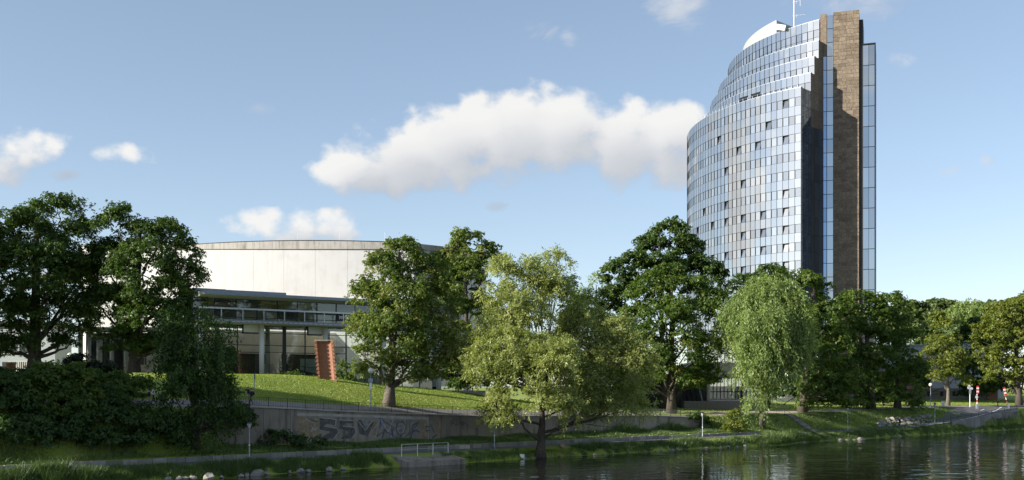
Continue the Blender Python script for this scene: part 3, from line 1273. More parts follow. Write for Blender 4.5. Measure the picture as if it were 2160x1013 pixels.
    while z > GB + 1:
        h = [.62, .8, .5, .7][row % 4]
        t = 1.70
        widths = [[1.3, .9, 1.25, .91], [.8, 1.5, .8, 1.26], [1.0, 1.1, 1.3, .96], [1.5, .7, 1.2, .96], [.9, 1.2, .75, 1.51]][row % 5]
        for w in widths:
            a, b = t + .014, min(t + w - .014, 6.06)
            c = Q0 + CD * ((a + b) / 2) + CN * (.10 + .03 + rnd.uniform(-.028, .02))
            if count < 290:
                key = (round(b - a, 2), h)
                if key not in mesh_c:
                    mb = MB()
                    mb.box((0, 0, 0), (b - a, .07, h - .032))
                    me = bpy.data.meshes.new('stone_slab')
                    me.from_pydata(mb.v, [], mb.f)
                    me.materials.append(MATS['tower_stone'])
                    mesh_c[key] = me
                o = link('stone_slab', mesh_c[key], None, root)
                o.location = (c.x - L.x, c.y - L.y, z - h / 2 - L.z)
                o.rotation_euler = (0, 0, math.atan2(CD.y, CD.x))
                count += 1
            else:
                joined.box((c.x, c.y, z - h / 2), (b - a, .07, h - .032), crot)
            t += w
        z -= h
        row += 1
    tag(joined.build('lower_stone_slabs', MATS['tower_stone'], root, L), kind='stuff')
    # little balconies / units on the right cheek of the pier
    for zz in (45.5, 41.2, 36.9, 32.6, 28.3):
        slab(6.06, 6.34, zz - 1.5, zz, -.1, .5, 'wall_unit', MATS['dark_metal'])
    # ---- roof plant room: white curved wall
    n = 30
    th0, th1 = R(66), R(128)
    p_o = [arc(32.6, th0 + (th1 - th0) * i / n) for i in range(n + 1)]
    pr = MB()
    pr.prism((p_o + [(60, 232), (56.8, 215.0)])[::-1], 73.5, 78.75)
    pl = pr.build('plant_room', MATS['penthouse_white'], root, L)
    g = MB()
    a = Vector(p_o[0])
    b = Vector((56.8, 215.0))
    d = (b - a).normalized()
    nn = Vector((d.y, -d.x))
    c = (a + b) / 2 + nn * .03
    g.box((c.x, c.y, 76.1), ((b - a).length, .06, 5.2), Matrix.Rotation(math.atan2(d.y, d.x), 3, 'Z'))
    g.build('grey_end_wall', MATS['penthouse_grey'], pl, L)
    for th in (R(96), R(90), R(87)):
        x, y = arc(32.63, th)
        w = MB()
        w.box((x, y, 76.0), (.9, .1, 1.1), Matrix.Rotation(-th, 3, 'Z'))
        w.build('vent', MATS['frame_black'], pl, L)
    for sx, zz in ((1.2, 76.0), (4.2, 76.2)):
        q = a + d * (sx + 1.0) + nn * .12
        w = MB()
        w.box((q.x, q.y, zz - .6), (1.6, .14, 1.3), Matrix.Rotation(math.atan2(d.y, d.x), 3, 'Z'))
        w.build('louvre', MATS['dark_metal'], pl, L)
    # slanted little roof hatch
    hx, hy = at(1652, 60, 203).x, 203
    w = MB()
    w.box((hx, hy, 75.3), (2.2, 1.6, 1.0), Matrix.Rotation(R(-50), 3, 'Z') @ Matrix.Rotation(R(20), 3, 'Y'))
    w.build('roof_hatch', MATS['penthouse_white'], root, L)
    # aerial mast
    mx, my = at(1675, 60, 207).x, 207
    mast = MB()
    mast.tube([(mx, my, 74.5), (mx, my, 84.5)], .09, 8)
    mast.tube([(mx, my, 84.5), (mx, my, 92)], .05, 6)
    ms = mast.build('aerial_mast', MATS['sign_white'], root, L)
    for zz, l0, l1 in ((78.9, .2, 2.0), (81.5, .1, 1.1)):
        am = MB()
        am.tube([(mx - .3, my, zz), (mx + l1, my - .2, zz + .18)], .045, 6)
        am.tube([(mx + .5, my, zz - .25), (mx + .5, my, zz + .3)], .03, 5)
        if l1 < 1.5:
            am.tube([(mx + l1, my - .2, zz - .8), (mx + l1, my - .2, zz + 2.6)], .03, 5)
        am.build('aerial_arm', MATS['sign_white'], ms, L)
    # terrace railing on the lower block
    rl = MB()
    prev = None
    for i in range(34):
        th = TH0 + .02 + i * .028
        x, y = arc(43.6, th)
        rl.tube([(x, y, 60.9), (x, y, 61.55)], .025, 4)
        if prev:
            rl.tube([prev, (x, y, 61.5)], .025, 4)
        prev = (x, y, 61.5)
    rl.build('terrace_railing', MATS['lamp_grey'], root, L)
    for th in (R(60.5), R(56.5)):
        x, y = arc(43.2, th)
        s_ = MB()
        s_.box((x, y, 61.5), (2.2, .08, 1.1), Matrix.Rotation(-th, 3, 'Z'))
        s_.build('terrace_screen', MATS['hall_glass'], root, L)
    # enlarged and moved back: clears the riverside trees, its shadow misses the right-hand ones
    K = 1.33
    root.scale = (K, K, K)
    root.location = (CEN.x * K, CEN.y * K, CZ + (GB - CZ) * K)


build_tower()


# ------------------------------------------------------------------ congress hall
HF = Vector((-42.3, 158.0))
HX = Vector((.82, .572)).normalized()
HN = Vector((HX.y, -HX.x))
HROT = Matrix.Rotation(math.atan2(HX.y, HX.x), 3, 'Z')


def build_hall():
    root = empty('congress_hall', (HF.x + 10, HF.y + 6, 10.3), 'white concrete drum hall above a glazed foyer with white columns', 'building')
    L = root.location

    def P(a, b, z):
        q = HF + HX * a + HN * b
        return Vector((q.x, q.y, z))

    def bx(a0, a1, b0, b1, z0, z1, name, mat, parent=None):
        m = MB()
        m.box(P((a0 + a1) / 2, (b0 + b1) / 2, (z0 + z1) / 2), (a1 - a0, b1 - b0, z1 - z0), HROT)
        return m.build(name, MATS[mat], parent or root, L)

    A0, A1 = -34.0, 46.0
    # floor, plinth, interior
    bx(-4, 22, -26, .25, 9.0, 10.72, 'floor_slab', 'interior_floor')
    bx(22, A1, -26, .25, 5.5, 8.35, 'floor_slab', 'interior_floor')
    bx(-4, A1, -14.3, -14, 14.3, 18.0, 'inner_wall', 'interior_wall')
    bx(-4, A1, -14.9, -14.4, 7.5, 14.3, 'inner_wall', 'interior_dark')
    bx(-4, A1, -8.6, .0, 17.95, 18.1, 'foyer_ceiling', 'soffit')
    for a in (1.5, 9.4, 19.4, 29, 38):
        m = MB()
        c = P(a, -4.6, 0)
        m.lathe([(.36, 8.3 if a > 22 else 10.7), (.36, 18.0)], 14, (c.x, c.y, 0))
        m.build('inner_column', MATS['white_paint'], root, L, True)
    for a0, a1 in ((4.0, 6.0), (13.6, 15.2), (-6, -4), (24, 26.5)):
        bx(a0, a1, -14.0, -13.7, 10.7, 14.3, 'inner_pillar', 'interior_wall')
    bx(10.6, 13.2, -10, -9.8, 10.72, 12.6, 'reception_desk', 'interior_wall')
    # stair with pale glass balustrade
    m = MB()
    p0, p1 = P(14.0, -3.2, 13.4), P(27, -3.2, 13.4)
    vs = [P(14.2, -3.2, 11.6), P(18.0, -3.2, 10.8), P(27, -3.2, 8.4), P(27, -3.2, 10.9), P(21, -3.2, 13.3), P(14.2, -3.2, 13.3)]
    vs2 = [v - Vector((HN.x, HN.y, 0)) * .12 for v in vs]
    nn = len(vs)
    m.add(vs + vs2, [tuple(range(nn)), tuple(range(2 * nn - 1, nn - 1, -1))] + [(i, nn + i, nn + (i + 1) % nn, (i + 1) % nn) for i in range(nn)])
    m.build('stair_balustrade', MATS['balustrade'], root, L)
    m = MB()
    m.tube([P(14.2, -2.9, 12.1), P(16.5, -2.9, 11.9), P(24, -2.9, 9.6)], .05, 6)
    m.build('stair_handrail', MATS['frame_black'], root, L)

    # lower glazing
    def glaze(edges, zs, b, nm, frame_w=.09, sub=None):
        for i in range(len(edges) - 1):
            for j in range(len(zs) - 1):
                m = MB()
                a0, a1 = edges[i], edges[i + 1]
                m.box(P((a0 + a1) / 2, b, (zs[j] + zs[j + 1]) / 2), (a1 - a0 - .02, .03, zs[j + 1] - zs[j] - .02),
                      HROT @ Matrix.Rotation(random.gauss(0, R(.25)), 3, 'Z') @ Matrix.Rotation(random.gauss(0, R(.2)), 3, 'X'))
                m.build(nm, MATS['hall_glass'], root, L)
        for k, a in enumerate(edges):
            bx(a - frame_w / 2, a + frame_w / 2, b - .1, b + .08, zs[0], zs[-1], 'mullion', 'frame_black')
        for z in zs:
            bx(edges[0], edges[-1], b - .06, b + .05, z - .05, z + .05, 'transom', 'frame_black')
    lower = list(np.arange(-33.6, 21, 3.4))
    cols = [-2.8, 6.3, 16.5, 26.5, 36.6]
    e1 = [-3.6, -.4, 2.9, 6.6, 10.2, 13.5, 16.9, 20.3]
    glaze(e1, [10.72, 14.05, 15.1, 16.9, 17.95], 0, 'glass_pane', .12)
    e2 = [20.35, 23.6, 26.8, 30.2, 33.4, 36.9, 40.3, 43.6]
    glaze(e2, [8.35, 12.0, 15.1, 16.9, 17.95], 0, 'glass_pane', .12)
    bx(9.9, 10.4, -.12, .14, 10.72, 17.95, 'door_frame', 'frame_black')
    # white bulkheads beside the columns, dark louvre band
    for c in (6.3, 16.5, 26.5):
        bx(c - 2.6, c + .3, .10, .3, 16.95, 18.05, 'bulkhead', 'white_paint')
        bx(c - 2.75, c - 2.6, .10, .34, 16.75, 18.05, 'bulkhead_edge', 'frame_black')
        bx(c - 2.75, c - .4, .10, .34, 16.75, 16.95, 'bulkhead_edge', 'frame_black')
    for a in cols:
        m = MB()
        c = P(a, .75, 0)
        m.lathe([(.37, 9.6 if a < 22 else 7.2), (.37, 18.1)], 16, (c.x, c.y, 0))
        m.build('column', MATS['white_paint'], root, L, True)
    # canopy
    bx(-3.2, 36, -.4, 2.35, 18.1, 18.42, 'canopy', 'white_paint')
    bx(-3.2, 36, 2.36, 2.62, 18.16, 18.62, 'canopy_gutter', 'roof_metal')
    bx(-3.2, 36, -.3, 2.4, 18.43, 18.60, 'canopy_roof', 'roof_metal')
    for a in np.arange(-3, 35.6, .8):
        bx(a, a + .5, 2.63, 2.67, 18.30, 18.38, 'gutter_clip', 'white_paint')
    # upper gallery windows
    e3 = list(np.arange(-3.6, 33, 3.2))
    glaze(e3, [18.62, 19.15, 20.25, 21.75], -.35, 'gallery_pane', .12)
    bx(-3, 34, -8, -7.7, 18.1, 22, 'gallery_wall', 'interior_wall')
    for a in e3[1::3]:
        bx(a + .1, a + 3.0, -.34, -.2, 19.2, 20.2, 'vent_sash', 'frame_black')
        bx(a + .4, a + 2.7, -.19, -.15, 19.45, 19.95, 'vent_pane', 'hall_glass')
    # gallery railing
    bx(-3.4, 32, 1.45, 1.6, 20.12, 20.36, 'gallery_rail', 'galvanised')
    for a in e3:
        bx(a + .25, a + .39, 1.47, 1.58, 18.5, 20.12, 'gallery_post', 'galvanised')
        bx(a + .28, a + .36, -.3, 1.5, 20.2, 20.28, 'gallery_bracket', 'galvanised')
    # eaves: sloping soffit and roof
    m = MB()
    prof = [(-.4, 21.75), (2.75, 22.05), (2.75, 22.34), (2.5, 22.38), (-8.4, 23.3), (-8.4, 21.75)]
    vs = [P(-3, b, z) for b, z in prof] + [P(34, b, z) for b, z in prof]
    k = len(prof)
    m.add(vs, [tuple(range(k)), tuple(range(2 * k - 1, k - 1, -1))] + [(i, k + i, k + (i + 1) % k, (i + 1) % k) for i in range(k)])
    m.build('eave', MATS['soffit'], root, L)
    bx(-3, 34, 2.76, 3.0, 22.0, 22.42, 'eave_gutter', 'roof_metal')
    m = MB()
    prof = [(2.9, 22.43), (-8.4, 23.45), (-8.4, 23.32), (2.9, 22.39)]
    vs = [P(-3, b, z) for b, z in prof] + [P(34, b, z) for b, z in prof]
    m.add(vs, [(0, 1, 2, 3), (7, 6, 5, 4), (0, 4, 5, 1), (1, 5, 6, 2), (2, 6, 7, 3), (3, 7, 4, 0)])
    m.build('foyer_roof', MATS['roof_metal'], root, L)  # roof and ceiling stop short: invented slot letting daylight into the foyer
    for a0, a1, z in ((-2.5, 2.5, .35), (2.6, 12, .30)):
        bx(a0, a1, -4, -3.6, 22.9, 23.05 + z, 'roof_vent', 'roof_metal')
    # body behind everything
    m = MB()
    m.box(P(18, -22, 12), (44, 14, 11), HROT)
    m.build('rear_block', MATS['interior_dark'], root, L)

    # the drum
    RR = 115.0
    ph1 = R(-20)
    P1 = Vector((-54.5, 190.0))
    C = P1 - Vector((math.sin(ph1), -math.cos(ph1))) * RR

    def D(ph, r=RR):
        return C.x + r * math.sin(ph), C.y - r * math.cos(ph)

    def zb(y):
        return CZ + (HZ - 525.5) / F * y
    phs = [R(-34) + (R(-.6) - R(-34)) * i / 12 for i in range(13)]
    for i in range(12):
        m = MB()
        n = 5
        a, b = phs[i] + .00012, phs[i + 1] - .00012
        o_ = [D(a + (b - a) * j / n) for j in range(n + 1)]
        i_ = [D(a + (b - a) * j / n, RR - .5) for j in range(n + 1)]
        m.prism(o_ + i_[::-1], 9.0, lambda p: zb(p[1]))
        m.build('drum_panel', MATS['drum_concrete'], root, L)
        # cornice piece, thicker in the middle of the front
        m = MB()
        oc = [D(a + (b - a) * j / n, RR + .22) for j in range(n + 1)]
        ic = [D(a + (b - a) * j / n, RR - .8) for j in range(n + 1)]

        def top(p):
            s_ = (math.atan2(p[0] - C.x, C.y - p[1]) - R(-9.5)) / R(11)
            return zb(p[1]) + .75 + .65 * max(0, 1 - s_ * s_)
        m.prism(oc + ic[::-1], lambda p: zb(p[1]) + .004, top)
        m.build('cornice', MATS['cornice'], root, L)
        m = MB()
        oc2 = [D(a + (b - a) * j / n, RR + .27) for j in range(n + 1)]
        m.prism(oc2 + ic[::-1], lambda p: top(p) + .004, lambda p: top(p) + .11)
        m.build('cornice_flashing', MATS['dark_metal'], root, L)
    # right-hand facet turning away
    c0 = D(R(-.6))
    c1 = (c0[0] + 7.0, c0[1] + 6.5)
    c2 = (c1[0] + 4, c1[1] + 40)
    dir_ = Vector((c1[0] - c0[0], c1[1] - c0[1])).normalized()
    z = zb(c0[1])
    m = MB()
    inner = [(c2[0] - 60, c2[1]), (c0[0] - 60, c0[1] + 14), (c0[0] - .3, c0[1] + .25)]
    m.prism([c0, c1, c2] + inner, 9.0, z + .003)
    m.build('drum_flank', MATS['drum_concrete'], root, L)
    m = MB()
    k0 = (c0[0] - .02, c0[1] - .25)
    m.prism([k0, (c1[0] + .3, c1[1] - .2), (c2[0] + .3, c2[1]), (c2[0] - 2, c2[1]), (c1[0] - 1, c1[1] + 1), (c0[0] - .02, c0[1] + .8)], z + .012, z + .95)
    m.build('cornice', MATS['cornice'], root, L)
    # drum roof
    m = MB()
    pl = [D(R(-34) + (R(-.6) - R(-34)) * i / 24, RR - .7) for i in range(25)] + [(c1[0] - 1, c1[1] + 1), (c2[0] - 2, c2[1]), (-110, 235)]
    m.prism(pl, 31.2, 32.2)
    m.build('drum_roof', MATS['roof_metal'], root, L)
    # lightning rods
    for px in (628, 717, 812):
        q = at(px, 500, 189)
        m = MB()
        m.tube([(q.x, q.y, 32.2), (q.x, q.y, 35.6)], .03, 5)
        m.build('lightning_rod', MATS['sign_white'], root, L)


build_hall()


def build_left_terrace():
    # sunlit concrete stair parapet behind the second chestnut
    root = empty('concrete_parapet', at(318, 806, 163), 'sunlit board-marked concrete parapet behind the second chestnut trunk', 'wall')
    L = root.location
    m = MB()
    a, b = at(290, 775, 165), at(352, 775, 163)
    for p, q in ((a, b),):
        m.prism([(p.x, p.y), (q.x, q.y), (q.x, q.y + .4), (p.x, p.y + .4)], 8.6, 12.3)
    m.build('parapet', MATS['terrace_concrete'], root, L)
    m = MB()
    for k in range(6):
        x = a.x + (b.x - a.x) * k / 5
        m.tube([(x, a.y + .1, 12.3), (x, a.y + .1, 13.4)], .03, 5)
    m.tube([(a.x, a.y + .1, 13.38), (b.x, b.y + .1, 13.38)], .03, 5)
    m.build('railing', MATS['galvanised'], root, L)
    # porch: white columns, glass and steps seen between the two chestnuts
    root = empty('entrance_porch', at(238, 800, 172), 'white entrance porch with slim columns seen between the two dark chestnuts', 'porch')
    L = root.location
    for px, w in ((210, .42), (268, .42), (170, .36), (188, .3), (236, .3)):
        q = at(px, 790, 170)
        m = MB()
        m.lathe([(w, 9.6), (w, 17.6)], 14, (q.x, q.y, 0))
        m.build('column', MATS['white_paint'], root, L, True)
    q0, q1 = at(150, 700, 170), at(345, 700, 170)
    m = MB()
    m.box(((q0.x + q1.x) / 2, 171.5, 17.9), (q1.x - q0.x, 4.5, .6))
    m.build('porch_roof', MATS['white_paint'], root, L)
    m = MB()
    m.box(((q0.x + q1.x) / 2, 176, 13.8), (q1.x - q0.x, .3, 7.6))
    m.build('porch_wall', MATS['plaster_pale'], root, L)
    for i in range(7):
        x = q0.x + (q1.x - q0.x) * (i + .5) / 7
        m = MB()
        m.box((x, 175.8, 13.6), ((q1.x - q0.x) / 7 - .35, .1, 6.0))
        m.build('glass_pane', MATS['window_dark'], root, L)
    for i in range(4):
        m = MB()
        m.box((at(252, 0, 168).x, 166 + i * .5, 9.9 + i * .18), (6.5, .5, .36 + .0))
        m.build('step', MATS['kerb_stone'], root, L)
    # far pale house at the left edge
    root = empty('pale_house', (at(30, 780, 215).x, 217, 9.5), 'pale grey house with shutters seen behind the leftmost trunk', 'house')
    L = root.location
    c = at(30, 740, 215)
    m = MB()
    m.box((c.x, 219, 15), (16, 8, 12))
    m.build('wall', MATS['plaster_pale'], root, L)
    for px in (10, 28, 46, 60):
        for zz in (12.0, 15.4):
            q = at(px, 740, 214.9)
            m = MB()
            m.box((q.x, 214.95, zz + 1.0), (1.0, .12, 1.7))
            w = m.build('window', MATS['window_dark'], root, L)
            m = MB()
            m.box((q.x, 214.86, zz + .08), (1.2, .22, .1))
            m.build('sill', MATS['white_paint'], w, L)
    m = MB()
    m.prism([(c.x - 8.4, 214.4), (c.x + 8.4, 214.4), (c.x + 8.4, 223.4), (c.x - 8.4, 223.4)], 21, 21.5)
    m.build('roof', MATS['roof_tile'], root, L)
    root = empty('white_balustrade', (at(42, 770, 185).x, 185, 10.4), 'white slatted balustrade beside the leftmost trunk', 'railing')
    L = root.location
    q0, q1 = at(18, 750, 185), at(64, 750, 185)
    for i in range(12):
        x = q0.x + (q1.x - q0.x) * i / 11
        m = MB()
        m.box((x, 185, 12.0), (.09, .06, 2.6))
        m.build('baluster', MATS['white_paint'], root, L)
    for zz in (13.3, 11.2):
        m = MB()
        m.box(((q0.x + q1.x) / 2, 185.06, zz), (q1.x - q0.x, .05, .12))
        m.build('rail', MATS['white_paint'], root, L)
    # round brick planters on the terrace
    for px, top, lab in ((23, 757, 'round terracotta planter at the left edge with a pale rim'), (87, 760, 'round terracotta planter half hidden behind the leftmost trunk')):
        q = at(px, 785, 168)
        r = empty('terrace_planter', (q.x, q.y, 10.6), lab, 'planter', 'round terrace planters')
        m = MB()
        m.lathe([(.62, -.3), (.66, .5), (.70, 1.2), (.74, 1.7), (.74, 1.9)], 16)
        m.build('pot', MATS['pot_clay'], r, None, True)
        m = MB()
        m.lathe([(.80, 1.9), (.80, 2.15), (.68, 2.16)], 16)
        m.build('rim', MATS['coping'], r, None)
        m = MB()
        m.lathe([(.72, .62), (.73, .78), (.72, .8)], 16)
        m.build('band', MATS['coping'], r, None)


build_left_terrace()


def build_right_buildings():
    # concrete portal behind the chestnuts
    q = at(1510, 848, 205)
    root = empty('concrete_portal', (q.x, q.y, 5.2), 'low concrete portal with one round column and tall barred glazing', 'building')
    L = root.location
    x = lambda px: at(px, 0, 205).x
    zz = lambda py: CZ + (HZ - py) / F * 205

    def bx(px0, px1, py0, py1, y0, y1, name, mat):
        m = MB()
        m.box(((x(px0) + x(px1)) / 2, (y0 + y1) / 2, (zz(py0) + zz(py1)) / 2), (x(px1) - x(px0), y1 - y0, abs(zz(py0) - zz(py1))))
        return m.build(name, MATS[mat], root, L)
    bx(1455, 1620, 765, 797, 204, 216, 'lintel', 'terrace_concrete')
    m = MB()
    m.lathe([(.33, 5.0), (.33, zz(797))], 14, (x(1494), 204.8, 0))
    m.build('column', MATS['terrace_concrete'], root, L, True)
    bx(1500, 1622, 797, 842, 212, 212.1, 'glazing', 'hall_glass')
    for px in range(1502, 1620, 8):
        bx(px, px + 1.2, 797, 842, 211.8, 211.95, 'bar', 'frame_black')
    bx(1500, 1622, 826, 828, 211.8, 211.93, 'rail', 'frame_black')
    bx(1440, 1600, 846, 880, 203, 224, 'floor', 'interior_floor')
    bx(1490, 1622, 815, 846, 224, 224.3, 'rear_wall', 'terrace_concrete')
    # slanted escape-stair flank
    for k, px in enumerate((1436, 1446, 1456, 1466)):
        m = MB()
        a, b = at(px, 775, 204.5), at(px + 16, 850, 204.5)
        m.tube([a, b], .16, 4)
        m.build('raking_strut', MATS['dark_metal' if k < 3 else 'lamp_grey'], root, L)
    m = MB()
    m.box((x(1400), 208, 8.2), (18, 2, 6.5))
    m.build('side_wall', MATS['dark_metal'], root, L)

    # low grey building with rooflight
    root = empty('grey_building', (at(1975, 840, 310).x, 315, 5), 'grey flat-roofed building half hidden behind the young chestnut', 'building')
    L = root.location
    c = at(1990, 760, 310)
    m = MB()
    m.box((c.x, 316, 12), (34, 12, 17))
    m.build('wall', MATS['plaster_grey'], root, L)
    for px in (1945, 1956, 2012, 2040):
        q = at(px, 760, 309.9)
        m = MB()
        m.box((q.x, 309.95, 16.3), (1.3, .12, 2.2))
        m.build('window', MATS['window_dark'], root, L)
    m = MB()
    m.box((c.x, 316, 20.7), (34.6, 12.6, .4))
    m.build('roof', MATS['roof_metal'], root, L)
    m = MB()
    m.box((at(2022, 0, 310).x, 312, 21.4), (5.5, 3, 1.0))
    m.build('rooflight', MATS['penthouse_white'], root, L)
    # old town wall
    root = empty('old_town_wall', (at(1990, 846, 292).x, 292, 5), 'long old stone wall with small dark openings under the trees', 'wall')
    L = root.location
    xl = lambda px: at(px, 0, 292).x
    zz2 = lambda py: CZ + (HZ - py) / F * 292
    px = 1838.0
    zrow = [(849, 841), (841, 833), (833, 826), (826, 819)]
    r = random.Random(5)
    m = MB()
    m.box(((xl(1838) + xl(2085)) / 2, 292.6, (zz2(850) + zz2(819)) / 2 - .1), (xl(2085) - xl(1838), .9, zz2(819) - zz2(850)))
    m.build('wall_core', MATS['old_stone'], root, L)
    for i, (y0, y1) in enumerate(zrow):
        p = 1838 + (i % 2) * 4.0
        while p < 2080:
            w = r.uniform(9, 15)
            m = MB()
            d = r.uniform(0, .05)
            m.box(((xl(p) + xl(p + w)) / 2, 292.05 - d, (zz2(y0) + zz2(y1)) / 2), (xl(p + w) - xl(p) - .04, .2, zz2(y1) - zz2(y0) - .04))
            m.build('stone', MATS['old_stone'], root, L)
            p += w
    for p in (1959, 1986, 2012, 2037):
        m = MB()
        m.box((xl(p), 291.95, zz2(831)), (.8, .16, 1.25))
        m.build('opening', MATS['frame_black'], root, L)
    m = MB()
    a, b = xl(1838), xl(1966)
    m.add([(a, 291.4, zz2(821)), (b, 291.4, zz2(821)), (b, 294.5, zz2(811)), (a, 294.5, zz2(811)), (a, 294.5, zz2(821)), (b, 294.5, zz2(821))],
          [(0, 1, 2, 3), (0, 4, 5, 1), (1, 5, 2), (0, 3, 4), (3, 2, 5, 4)])
    m.build('tiled_roof', MATS['roof_tile'], root, L)
    # brick gate pier
    root = empty('brick_gate_pier', (at(2095, 846, 288).x, 288, 5), 'dark brick gate pier with pale quoins at the end of the stone wall', 'wall')
    L = root.location
    m = MB()
    m.box((at(2095, 0, 288).x, 288.8, 6.9), (2.4, 1.6, 4.6))
    m.build('pier', MATS['pot_clay'], root, L)
    for i in range(5):
        m = MB()
        m.box((at(2084, 0, 288).x, 288, 5.4 + i * .8), (.5 + .2 * (i % 2), .3, .4))
        m.build('quoin', MATS['old_stone'], root, L)
    m = MB()
    m.box((at(2095, 0, 288).x, 288.8, 9.3), (2.8, 2.0, .25))
    m.build('cap', MATS['old_stone'], root, L)


build_right_buildings()


# ------------------------------------------------------------------ trees
def unit(a):
    return a / np.maximum(np.linalg.norm(a, axis=-1, keepdims=True), 1e-9)


def leaf_quads(c, d, n, Ln, Wn):
    """c base, d axis, n normal -> diamond leaves with a fold"""
    side = unit(np.cross(d, n))
    mid = c + d * (Ln * .45)[:, None]
    v = np.stack([c, mid + side * Wn[:, None] - n * (Ln * .06)[:, None], c + d * Ln[:, None] - n * (Ln * .16)[:, None], mid - side * Wn[:, None] - n * (Ln * .06)[:, None]], axis=1)
    return v


def crown_mesh(name, lobes, r, dens=1.0, leaf=.34, style='chestnut', fill=.12, lump=.18, spread=.5, sub=1.25, squash=.68):
    """lobes: array (cx,cy,cz, rx,ry,rz); clumps of leaves on the lobes' uneven shells"""
    lb = np.array(lobes, dtype=float)
    cen, rad = lb[:, :3], lb[:, 3:]
    area = 4 * math.pi * ((rad[:, 0] * rad[:, 1]) ** 1.6 / 3 + (rad[:, 0] * rad[:, 2]) ** 1.6 / 3 + (rad[:, 1] * rad[:, 2]) ** 1.6 / 3) ** (1 / 1.6)
    # boughs: many small flattened puffs over each lobe's uneven shell
    mcen, mrad = cen, rad
    if sub:
        sc_, sr_ = [], []
        for i in range(len(lb)):
            ns = max(5, int(area[i] / (sub * sub * 3.2)))
            d_ = unit(r.normal(size=(ns, 3)))
            d_[:, 2] = np.where(d_[:, 2] < -.5, -d_[:, 2], d_[:, 2])
            w_ = 1 + lump * (np.sin(d_ @ r.normal(size=3) * 4 + r.uniform(0, 6)) + np.sin(d_ @ r.normal(size=3) * 7 + r.uniform(0, 6))) * .6 + r.normal(0, .07, ns)
            q_ = sub * r.uniform(.6, 1.35, ns)
            sc_.append(cen[i] + d_ * np.maximum(rad[i] - .34 * sub - (.5 if style in ('willow', 'weep') else (.28 if style == 'haw' else 0)), rad[i] * .5) * w_[:, None])
            sr_.append(np.stack([q_, q_, q_ * squash], 1))
        cen, rad = np.concatenate(sc_), np.concatenate(sr_)
        kp = np.ones(len(cen), bool)
        for i in range(len(lb)):
            kp &= np.linalg.norm((cen - mcen[i]) / mrad[i], axis=1) > .62
        cen, rad = cen[kp], rad[kp]
        lb = np.concatenate([cen, rad], 1)
        area = 4 * math.pi * ((rad[:, 0] * rad[:, 1]) ** 1.6 / 3 + (rad[:, 0] * rad[:, 2]) ** 1.6 / 3 + (rad[:, 1] * rad[:, 2]) ** 1.6 / 3) ** (1 / 1.6)
        dens = dens * .62
        spread = spread * .62
    ncl = int(area.sum() * dens)
    pick = r.choice(len(lb), size=ncl, p=area / area.sum())
    dr = unit(r.normal(size=(ncl, 3)))
    dr[:, 2] = np.where(dr[:, 2] < -.55, -dr[:, 2], dr[:, 2])
    # lumpy radius: a few random plane waves per lobe
    ph = r.uniform(0, 6.28, size=(len(lb), 5))
    kv = r.normal(size=(len(lb), 5, 3)) * 3.4
    wv = np.zeros(ncl)
    for j in range(5):
        wv += np.sin((kv[pick, j] * dr).sum(1) * 1.3 + ph[pick, j])
    q = 1 + lump * wv / 2.2 - np.abs(r.normal(0, .09, ncl))
    ins = r.random(ncl) < fill
    q = np.where(ins, q * r.uniform(.35, .9, ncl), q)
    pos = cen[pick] + dr * rad[pick] * q[:, None]
    nrm = unit(dr / rad[pick])
    # drop most clumps buried inside another lobe
    keep = np.ones(ncl, bool)
    for i in range(len(mcen)):
        dd = np.linalg.norm((pos - mcen[i]) / mrad[i], axis=1)
        keep &= ~((dd < .6) & (r.random(ncl) < .85))
    pos, nrm = pos[keep], nrm[keep]
    nc = len(pos)
    ctint = np.clip(r.normal(.42, .11, nc) + r.normal(0, .13, len(lb))[pick[keep]], 0, 1)
    up = np.array([0, 0, 1.0])
    if style in ('chestnut', 'oak', 'shrub'):
        k = {'chestnut': 4, 'oak': 6, 'shrub': 6}[style]
        nl = {'chestnut': 5, 'oak': 4, 'shrub': 4}[style]
        if style == 'chestnut':
            leaf = leaf * 1.14
        P = np.repeat(pos, k, axis=0) + r.normal(size=(nc * k, 3)) * spread * np.array([1, 1, .62])
        N = unit(np.repeat(nrm, k, axis=0) * .75 + up * .55 + r.normal(size=(nc * k, 3)) * .38)
        tn = np.repeat(ctint, k) + r.normal(0, .10, nc * k)
        m = len(P)
        e = unit(np.cross(N, r.normal(size=(m, 3))))
        f = np.cross(N, e)
        Pl, dl, Nl, tl = [], [], [], []
        for j in range(nl):
            a = 2 * math.pi * (j + r.uniform(-.3, .3, m)) / nl
            d = unit(e * np.cos(a)[:, None] + f * np.sin(a)[:, None] - N * r.uniform(.1, .5, m)[:, None] - up * .25)
            Pl.append(P)
            dl.append(d)
            Nl.append(unit(N + r.normal(size=(m, 3)) * .25))
            tl.append(tn)
        C, d, N, t = np.concatenate(Pl), np.concatenate(dl), np.concatenate(Nl), np.concatenate(tl)
        Ln = leaf * r.uniform(.45, 1.2, len(C)) * np.tile(np.repeat(r.uniform(.75, 1.2, nc), k), nl)
        Wn = Ln * {'chestnut': .24, 'oak': .34, 'shrub': .32}[style]
    else:
        # willow: leafy twigs; 'weep' hangs, 'willow' reaches up and out then nods, 'fir' sprays
        k = 22
        hang = {'willow': -.1, 'weep': -1.15, 'haw': -.75}[style]
        tl_ = {'willow': 1.0, 'weep': 2.3, 'haw': 1.1}[style]
        td = unit(nrm * .75 + up * hang + r.normal(size=(nc, 3)) * .38)
        f = np.tile(np.linspace(0, 1, k), nc)
        base = np.repeat(pos, k, axis=0)
        T = np.repeat(td, k, axis=0)
        ln = np.repeat(r.uniform(.6, 1.3, nc) * tl_, k)
        C = base + T * (f * ln)[:, None] - up * (f ** 2 * .35 * ln)[:, None] + r.normal(size=(nc * k, 3)) * .16
